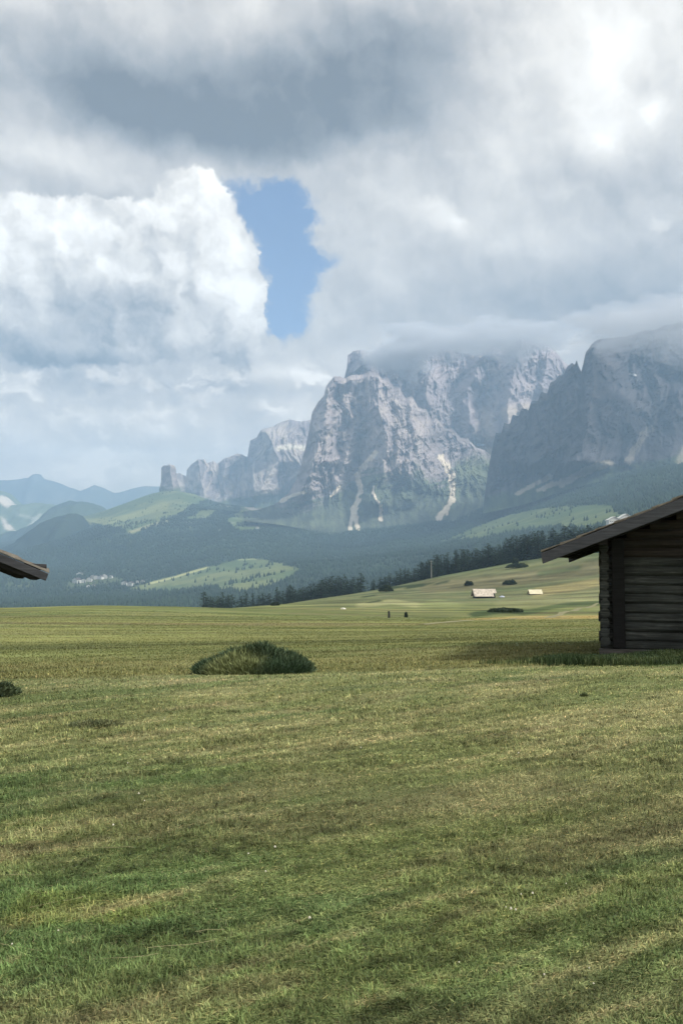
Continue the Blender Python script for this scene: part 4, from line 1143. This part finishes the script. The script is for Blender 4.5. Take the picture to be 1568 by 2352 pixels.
m = MB(); m.box(-.9, .9, -.12, .12, ph - .8, ph - .55); m.build("crossarm", M_POLE, e)
tag(e, "pale wooden utility pole in front of the crest conifers", "utility pole")

def house(x, y, z, W, Dp, H, rot, label, storeys=2, ncol=3, group=None, name="house", roofm=None):
    e = empty(name, (x, y, z), rot); wl = MB(); rh = W * .28
    wl.prism([(-W / 2, -3), (W / 2, -3), (W / 2, H), (0, H + rh - .35), (-W / 2, H)], 0, Dp)
    wl.build("wall", M_WHITE, e)
    r = MB()
    for s in (-1, 1):
        vs = [(0, -1, H + rh), (0, Dp + 1, H + rh), (s * (W / 2 + 1.1), Dp + 1, H - 1.1 * rh / (W / 2) + .05), (s * (W / 2 + 1.1), -1, H - 1.1 * rh / (W / 2) + .05)]
        r.add(vs + [(a, b, c + .35) for a, b, c in vs], [(0, 3, 2, 1), (4, 5, 6, 7), (0, 1, 5, 4), (1, 2, 6, 5), (2, 3, 7, 6), (3, 0, 4, 7)])
    r.build("roof", roofm or M_ROOFD, e)
    for i in range(storeys):
        for k in range(ncol):
            w_ = MB(); cx_ = (k + .5) / ncol * W * .86 - W * .43; cz = (i + .55) * H / storeys
            w_.box(cx_ - .6, cx_ + .6, -.06, .04, cz - .7, cz + .7); w_.build("window", M_GLASS, e)
    return tag(e, label, "house", group)
def on_hill(X, Y, ymin=1200):
    ysr = np.linspace(ymin, 5500, 5000); xs = float(tx_of(X, Y)) * ysr; zr = EYE + float(tz_of(Y)) * ysr
    g = hill_z(xs, ysr); k = np.argmax(g >= zr) if (g >= zr).any() else 1500
    return xs[k], ysr[k], g[k]
VG_ = [(172, 1340, "pale house at the left end of the valley village", 22), (182, 1325, "lone long house above the village on the wooded slope", 20), (192, 1339, "small white house left of the village centre", 12), (205, 1336, "tall pale house in the village centre", 15), (212, 1330, "white gabled house at the top of the village centre", 14),
       (221, 1331, "white house second from the top of the village", 13), (230, 1331, "white house between the village centre and the right gable", 14), (240, 1329, "white house with dark roof at the right end of the village", 18),
       (254, 1329, "faint grey house right of the village", 10), (203, 1352, "tiny white house below the village centre", 9), (213, 1351, "tiny pale house lowest below the village", 9),
       (284, 1346, "cream house at the left foot of the hay strip", 18), (298, 1347, "tall cream house beside the hay strip", 16), (316, 1342, "white cottage left of the hay strip end", 10), (326, 1341, "white cottage touching the hay strip end", 10),
       (590, 1215, "small pale house in the clearing above the forest", 11)]
for X, Y, lab, w in VG_:
    x, y, z = on_hill(X, Y)
    house(x, y, z + 1.5, w * random.uniform(.9, 1.1), w * .9, 7 + w * .15, random.uniform(-.5, .5), lab, 2, 3, "white houses of the valley village")
for X, Y, w, lab in ((1410, 1199, 26, "long white hotel just above the hut roof on the hill"), (1438, 1195, 34, "larger white hotel right of the long one, behind the hut roof")):
    y = 1150; x = float(tx_of(X, Y)) * y; z = EYE + float(tz_of(Y + 8)) * y
    s = y / FD
    house(x, y, z - 2, w * s, 10, 13 * s + 2, .1, lab, 2, 5, None, "hotel", M_WHITE)

# ------------------------------------------------------------------ world sky with clouds
W = bpy.data.worlds.new("World"); SC.world = W; W.use_nodes = True
SUN_EL, SUN_AZ = radians(44), radians(110)       # azimuth clockwise from the view direction (+y)
nt = NT(W.node_tree); nt.n.clear()
def aq(X, Y):
    tx = float(tx_of(X, Y)); tz = float(tz_of(Y)); az = atan(tx); return az * FD, atan(tz * cos(az)) * FD
gen = nt.new('ShaderNodeTexCoord').outputs['Generated']
sep = nt.new('ShaderNodeSeparateXYZ'); nt.put(sep.inputs[0], gen)
az = nt.math('MULTIPLY', nt.math('ARCTAN2', sep.outputs[0], sep.outputs[1]), FD)
hor = nt.math('SQRT', nt.math('ADD', nt.math('MULTIPLY', sep.outputs[0], sep.outputs[0]), nt.math('MULTIPLY', sep.outputs[1], sep.outputs[1])))
el = nt.math('MULTIPLY', nt.math('ARCTAN2', sep.outputs[2], hor), FD)
def vec(a, b):
    c = nt.new('ShaderNodeCombineXYZ'); nt.put(c.inputs[0], a); nt.put(c.inputs[1], b); return c.outputs[0]
q0 = vec(az, el)
def centred(col, k):
    v = nt.vmath('SUBTRACT', col, (.5, .5, .5)); v = nt.vmath('MULTIPLY', v, (k, k, 0)); return v
n_lo = nt.noise(q0, 1 / 260, 3, .55, color=True)
n_md = nt.noise(q0, 1 / 75, 5, .6, color=True)
n_hi = nt.noise(q0, 1 / 24, 5, .6, color=True)
q_s = nt.vmath('ADD', q0, nt.vmath('ADD', centred(n_lo, 110), centred(n_md, 40)))           # soft warp
q_c = nt.vmath('ADD', nt.vmath('ADD', q0, centred(n_md, 70)), centred(n_hi, 34))            # crisp warp
def blob(q, X, Y, rx, ry, amp):
    cx, cy = aq(X, Y)
    v = nt.vmath('MULTIPLY', nt.vmath('SUBTRACT', q, (cx, cy, 0)), (1 / rx, 1 / ry, 0))
    d = nt.vmath('DOT_PRODUCT', v, v)
    return nt.math('MULTIPLY', nt.math('EXPONENT', nt.math('MULTIPLY', d, -1.0)), amp)
def total(q, items, base):
    s = base
    for it in items: s = nt.math('ADD', s, blob(q, *it))
    return s
soft = total(q_s, [
    (330, 225, 330, 95, -.25), (620, 300, 330, 72, -.22), (880, 160, 280, 115, -.20), (200, 180, 260, 90, -.06), (560, 20, 80, 40, .14), (60, 60, 260, 40, -.08), (830, 60, 330, 60, -.10),
    (80, 345, 170, 40, .12), (250, 340, 120, 40, .12), (150, 425, 260, 24, -.10), (1270, 80, 160, 170, .14), (1500, 80, 200, 200, .12), (1160, 360, 70, 90, .10), (1440, 430, 160, 60, -.12), (1240, 300, 60, 80, -.06), (1460, 170, 40, 30, -.14), (1060, 440, 60, 30, -.04),
    (1330, 640, 260, 90, -.13), (1100, 720, 330, 80, -.10), (1500, 730, 260, 90, -.14), (1230, 560, 200, 50, .04), (900, 650, 90, 60, -.03), (820, 500, 70, 110, -.02), (1400, 520, 200, 60, .02),
    (60, 820, 230, 60, -.10), (330, 882, 300, 20, -.16), (560, 900, 200, 20, -.05), (150, 1030, 420, 90, .20), (520, 1000, 260, 45, .02), (650, 860, 90, 32, .20), (690, 940, 70, 50, .22),
    (350, 985, 60, 16, .16), (230, 1040, 200, 9, .10), (400, 880, 90, 14, .16), (300, 955, 300, 12, .06), (870, 830, 90, 22, .12), (1270, 770, 90, 40, .08), (300, 1095, 420, 36, .20), (880, 660, 50, 50, .05), (740, 760, 60, 40, .05)], .56)
cum = total(q_c, [(20, 530, 130, 75, 1.0), (190, 520, 130, 60, .9), (330, 520, 90, 50, .75), (436, 450, 76, 70, 1.0), (472, 540, 88, 90, 1.0), (532, 640, 60, 90, 1.0), (560, 730, 38, 90, 1.0), (420, 640, 130, 80, .9),
    (250, 640, 190, 90, .9), (60, 650, 170, 90, .9), (400, 760, 170, 80, .9), (120, 780, 190, 70, .9), (560, 800, 60, 50, .6)], 0.0)
cmask = nt.smooth(cum, .42, .66)
lowf = nt.smooth(el, aq(600, 590)[1], aq(600, 850)[1])
bn0 = nt.noise(q_c, 1 / 120, 5, .52)
bn1 = nt.noise(nt.vmath('ADD', q_c, (26, 30, 0)), 1 / 120, 5, .52)
bs0 = nt.noise(q_c, 1 / 38, 4, .5)
bs1 = nt.noise(nt.vmath('ADD', q_c, (9, 11, 0)), 1 / 38, 4, .5)
rel = nt.math('ADD', nt.math('MULTIPLY', nt.math('SUBTRACT', bn0, bn1), 1.15), nt.math('MULTIPLY', nt.math('SUBTRACT', bs0, bs1), .24))
lit = total(q_s, [(580, 700, 42, 70, .30), (540, 640, 60, 60, .12), (440, 745, 70, 40, .26), (100, 760, 90, 40, .10), (180, 810, 60, 30, .12), (250, 700, 120, 60, -.06), (20, 530, 90, 60, .22), (190, 490, 80, 30, .14), (480, 420, 50, 40, .14), (530, 560, 40, 60, .12), (120, 830, 130, 50, -.20), (280, 690, 170, 46, -.16), (40, 620, 120, 30, -.06), (380, 600, 90, 34, -.07), (230, 850, 200, 30, -.16), (270, 800, 80, 40, -.08), (500, 430, 60, 50, .08), (210, 640, 60, 30, .05)], 0.0)
cl = nt.math('ADD', nt.math('SUBTRACT', .76, nt.math('MULTIPLY', lowf, .34)), nt.math('ADD', rel, lit))
dkb = total(q_s, [(300, 225, 260, 90, 1.0), (560, 300, 230, 66, .9), (760, 270, 220, 60, .7), (880, 150, 240, 100, .9), (560, 170, 260, 70, .5)], 0.0)
brt = total(q_s, [(1395, 120, 85, 95, .55), (1340, 270, 80, 60, .42), (1390, 320, 65, 55, .45), (1505, 235, 50, 60, .45), (1000, 480, 60, 36, .5), (1060, 510, 50, 30, .45), (900, 460, 60, 40, .22), (650, 860, 60, 22, .25), (700, 930, 45, 30, .3)], 0.0)
brc = total(q_c, [(1512, 515, 22, 20, .9), (1380, 110, 50, 60, .5), (1490, 250, 30, 40, .7), (1385, 325, 40, 26, .6), (985, 470, 36, 24, .6), (1050, 505, 36, 22, .6), (580, 850, 40, 14, .4)], 0.0)
sb = nt.math('ADD', soft, nt.math('MULTIPLY', nt.smooth(brt, .0, .9), .27))
sb = nt.math('ADD', sb, nt.math('MULTIPLY', nt.smooth(brc, .2, .9), .15))
sb = nt.math('SUBTRACT', sb, nt.math('MULTIPLY', nt.smooth(dkb, .2, 1.1), .15))
# layered puffs low over the far hills
ql = nt.vmath('MULTIPLY', q_c, (1 / 130, 1 / 62, 0))
p0 = nt.noise(ql, 1.0, 5, .55); p1 = nt.noise(nt.vmath('ADD', ql, (.12, .35, 0)), 1.0, 5, .55)
lowm = nt.smooth(el, aq(600, 780)[1], aq(600, 900)[1])
puff = nt.math('ADD', nt.math('MULTIPLY', nt.math('SUBTRACT', p0, p1), .45), nt.math('MULTIPLY', nt.smooth(p0, .5, .70), .34))
sb = nt.math('ADD', sb, nt.math('MULTIPLY', puff, lowm))
t0 = nt.noise(q_s, 1 / 230, 6, .5); t1 = nt.noise(nt.vmath('ADD', q_s, (30, 45, 0)), 1 / 230, 6, .5)
sb = nt.math('ADD', sb, nt.math('MULTIPLY', nt.math('SUBTRACT', t0, t1), .38))
u0 = nt.noise(q_c, 1 / 70, 5, .5); u1 = nt.noise(nt.vmath('ADD', q_c, (14, 20, 0)), 1 / 70, 5, .5)
sb = nt.math('ADD', sb, nt.math('MULTIPLY', nt.math('SUBTRACT', u0, u1), .24))
lum = nt.math('ADD', nt.math('MULTIPLY', sb, nt.math('SUBTRACT', 1.0, cmask)), nt.math('MULTIPLY', cl, cmask))
ccol = nt.ramp(lum, [(.12, (.115, .12, .127)), (.3, (.25, .252, .255)), (.5, (.455, .435, .41)), (.72, (.715, .675, .615)), (.98, (1.0, .965, .90))])
wt = nt.smooth(el, aq(600, 700)[1], aq(600, 1050)[1])
ccol = nt.mix(wt, ccol, nt.mix(1.0, ccol, (1.16, 1.04, .90), 'MULTIPLY'))
# blue hole
hole = total(q_c, [(575, 468, 92, 62, 1.0), (670, 468, 64, 60, .9), (640, 570, 62, 80, 1.0), (655, 700, 64, 80, 1.0), (655, 750, 55, 30, .7), (690, 560, 40, 60, .5), (745, 600, 60, 26, .8), (700, 640, 40, 50, .4)], 0.0)
wisp = nt.noise(nt.vmath('MULTIPLY', q_c, (1 / 60, 1 / 34, 0)), 1.0, 6, .6)
holew = nt.math('ADD', hole, nt.math('MULTIPLY', nt.math('SUBTRACT', wisp, .5), 1.1))
hmask = nt.math('MULTIPLY', nt.smooth(holew, .34, .95), nt.math('SUBTRACT', 1.0, cmask))
sky = nt.new('ShaderNodeTexSky', sky_type='NISHITA', sun_disc=False, sun_elevation=SUN_EL, sun_rotation=SUN_AZ, altitude=1850, air_density=1.0, dust_density=.6, ozone_density=1.4)
bg1 = nt.new('ShaderNodeBackground'); nt.put(bg1.inputs[0], sky.outputs[0]); bg1.inputs[1].default_value = .11
bg2 = nt.new('ShaderNodeBackground'); nt.put(bg2.inputs[0], ccol); bg2.inputs[1].default_value = 1.0
ms = nt.new('ShaderNodeMixShader'); nt.put(ms.inputs[0], hmask); nt.put(ms.inputs[1], bg2.outputs[0]); nt.put(ms.inputs[2], bg1.outputs[0])
wo = nt.new('ShaderNodeOutputWorld'); nt.put(wo.inputs[0], ms.outputs[0])
W.cycles.sampling_method = 'MANUAL'; W.cycles.sample_map_resolution = 1024

# sun
L = bpy.data.lights.new("sun", 'SUN'); L.energy = 4.0; L.angle = radians(12); L.color = (1, .955, .88)
so = bpy.data.objects.new("sun", L); COL.objects.link(so)
from mathutils import Vector
sd = Vector((sin(SUN_AZ) * cos(SUN_EL), cos(SUN_AZ) * cos(SUN_EL), sin(SUN_EL)))
so.rotation_euler = (-sd).to_track_quat('-Z', 'Y').to_euler(); so.location = (0, 0, 50)

# ------------------------------------------------------------------ haze and summit cloud
def volume(name, dens, col, anis=.0):
    m = bpy.data.materials.new(name); m.use_nodes = True; n = NT(m.node_tree); n.n.clear()
    v = n.new('ShaderNodeVolumePrincipled'); v.inputs['Color'].default_value = (*col, 1); v.inputs['Density'].default_value = dens; v.inputs['Anisotropy'].default_value = anis
    o = n.new('ShaderNodeOutputMaterial'); n.put(o.inputs['Volume'], v.outputs[0]); return m
HZ_TOP = 1650; 
m = MB(); m.box(-12500, 12500, -150, 13200, -900, HZ_TOP)
tag(m.build("haze", volume("haze_air", 1.3e-4, (.46, .69, .98))), kind="stuff", label="thin blue haze filling the air over valley and mountains", cat="haze")

def cloud_veil(X, Y, y, rx, ry, rz, dens, label, seed):  # body of cloud veiling a summit, set inside the haze box
    import bmesh
    bm = bmesh.new(); bmesh.ops.create_icosphere(bm, subdivisions=5, radius=1)
    co = np.array([v.co[:] for v in bm.verts])
    n = fbm(co[:, 0] * 2.6 + seed, co[:, 1] * 1.8, co[:, 2] * 1.8, octv=5, gain=.55, seed=700 + seed)
    s = y / FD
    for v, k in zip(bm.verts, n):
        f = 1 + .7 * k; v.co = (v.co.x * rx * s * f, v.co.y * ry * f, v.co.z * rz * s * (1 + 1.5 * k))
    me = bpy.data.meshes.new("cloud_veil"); bm.to_mesh(me); bm.free()
    for p in me.polygons: p.use_smooth = True
    o = link("cloud_veil", me, volume("cloud_volume", dens, (.84, .87, .93)), None, at(X, Y, y))
    return tag(o, label, "cloud_veil", None, "stuff")
cloud_veil(915, 818, 5230, 85, 190, 42, .0100, "pale cloud veil wrapped round the summit of the central mountain", 1)
cloud_veil(1110, 786, 4950, 210, 200, 42, .0068, "grey cloud veil lying along the top of the rear wall", 2)
cloud_veil(1600, 756, 3450, 270, 230, 62, .0052, "grey cloud veil over the crest of the right hand wall", 3)

# ------------------------------------------------------------------ camera and render settings
cam = bpy.data.cameras.new("camera"); co = bpy.data.objects.new("camera", cam); COL.objects.link(co)
cam.sensor_fit = 'VERTICAL'; cam.sensor_height = 24; cam.lens = 24 * FD / 2352
cam.clip_start = .05; cam.clip_end = 40000
co.location = (0, 0, EYE); co.rotation_euler = (pi / 2 + PITCH, 0, 0)
SC.camera = co
SC.render.engine = 'CYCLES'
SC.view_settings.view_transform = 'Standard'; SC.view_settings.look = 'None'; SC.view_settings.exposure = 0.58; SC.view_settings.gamma = 1
cy = SC.cycles
cy.use_adaptive_sampling = True; cy.adaptive_threshold = .03; cy.adaptive_min_samples = 16
cy.max_bounces = 4; cy.diffuse_bounces = 1; cy.glossy_bounces = 1; cy.transmission_bounces = 2; cy.volume_bounces = 1; cy.transparent_max_bounces = 8
cy.use_denoising = True; cy.caustics_reflective = False; cy.caustics_refractive = False
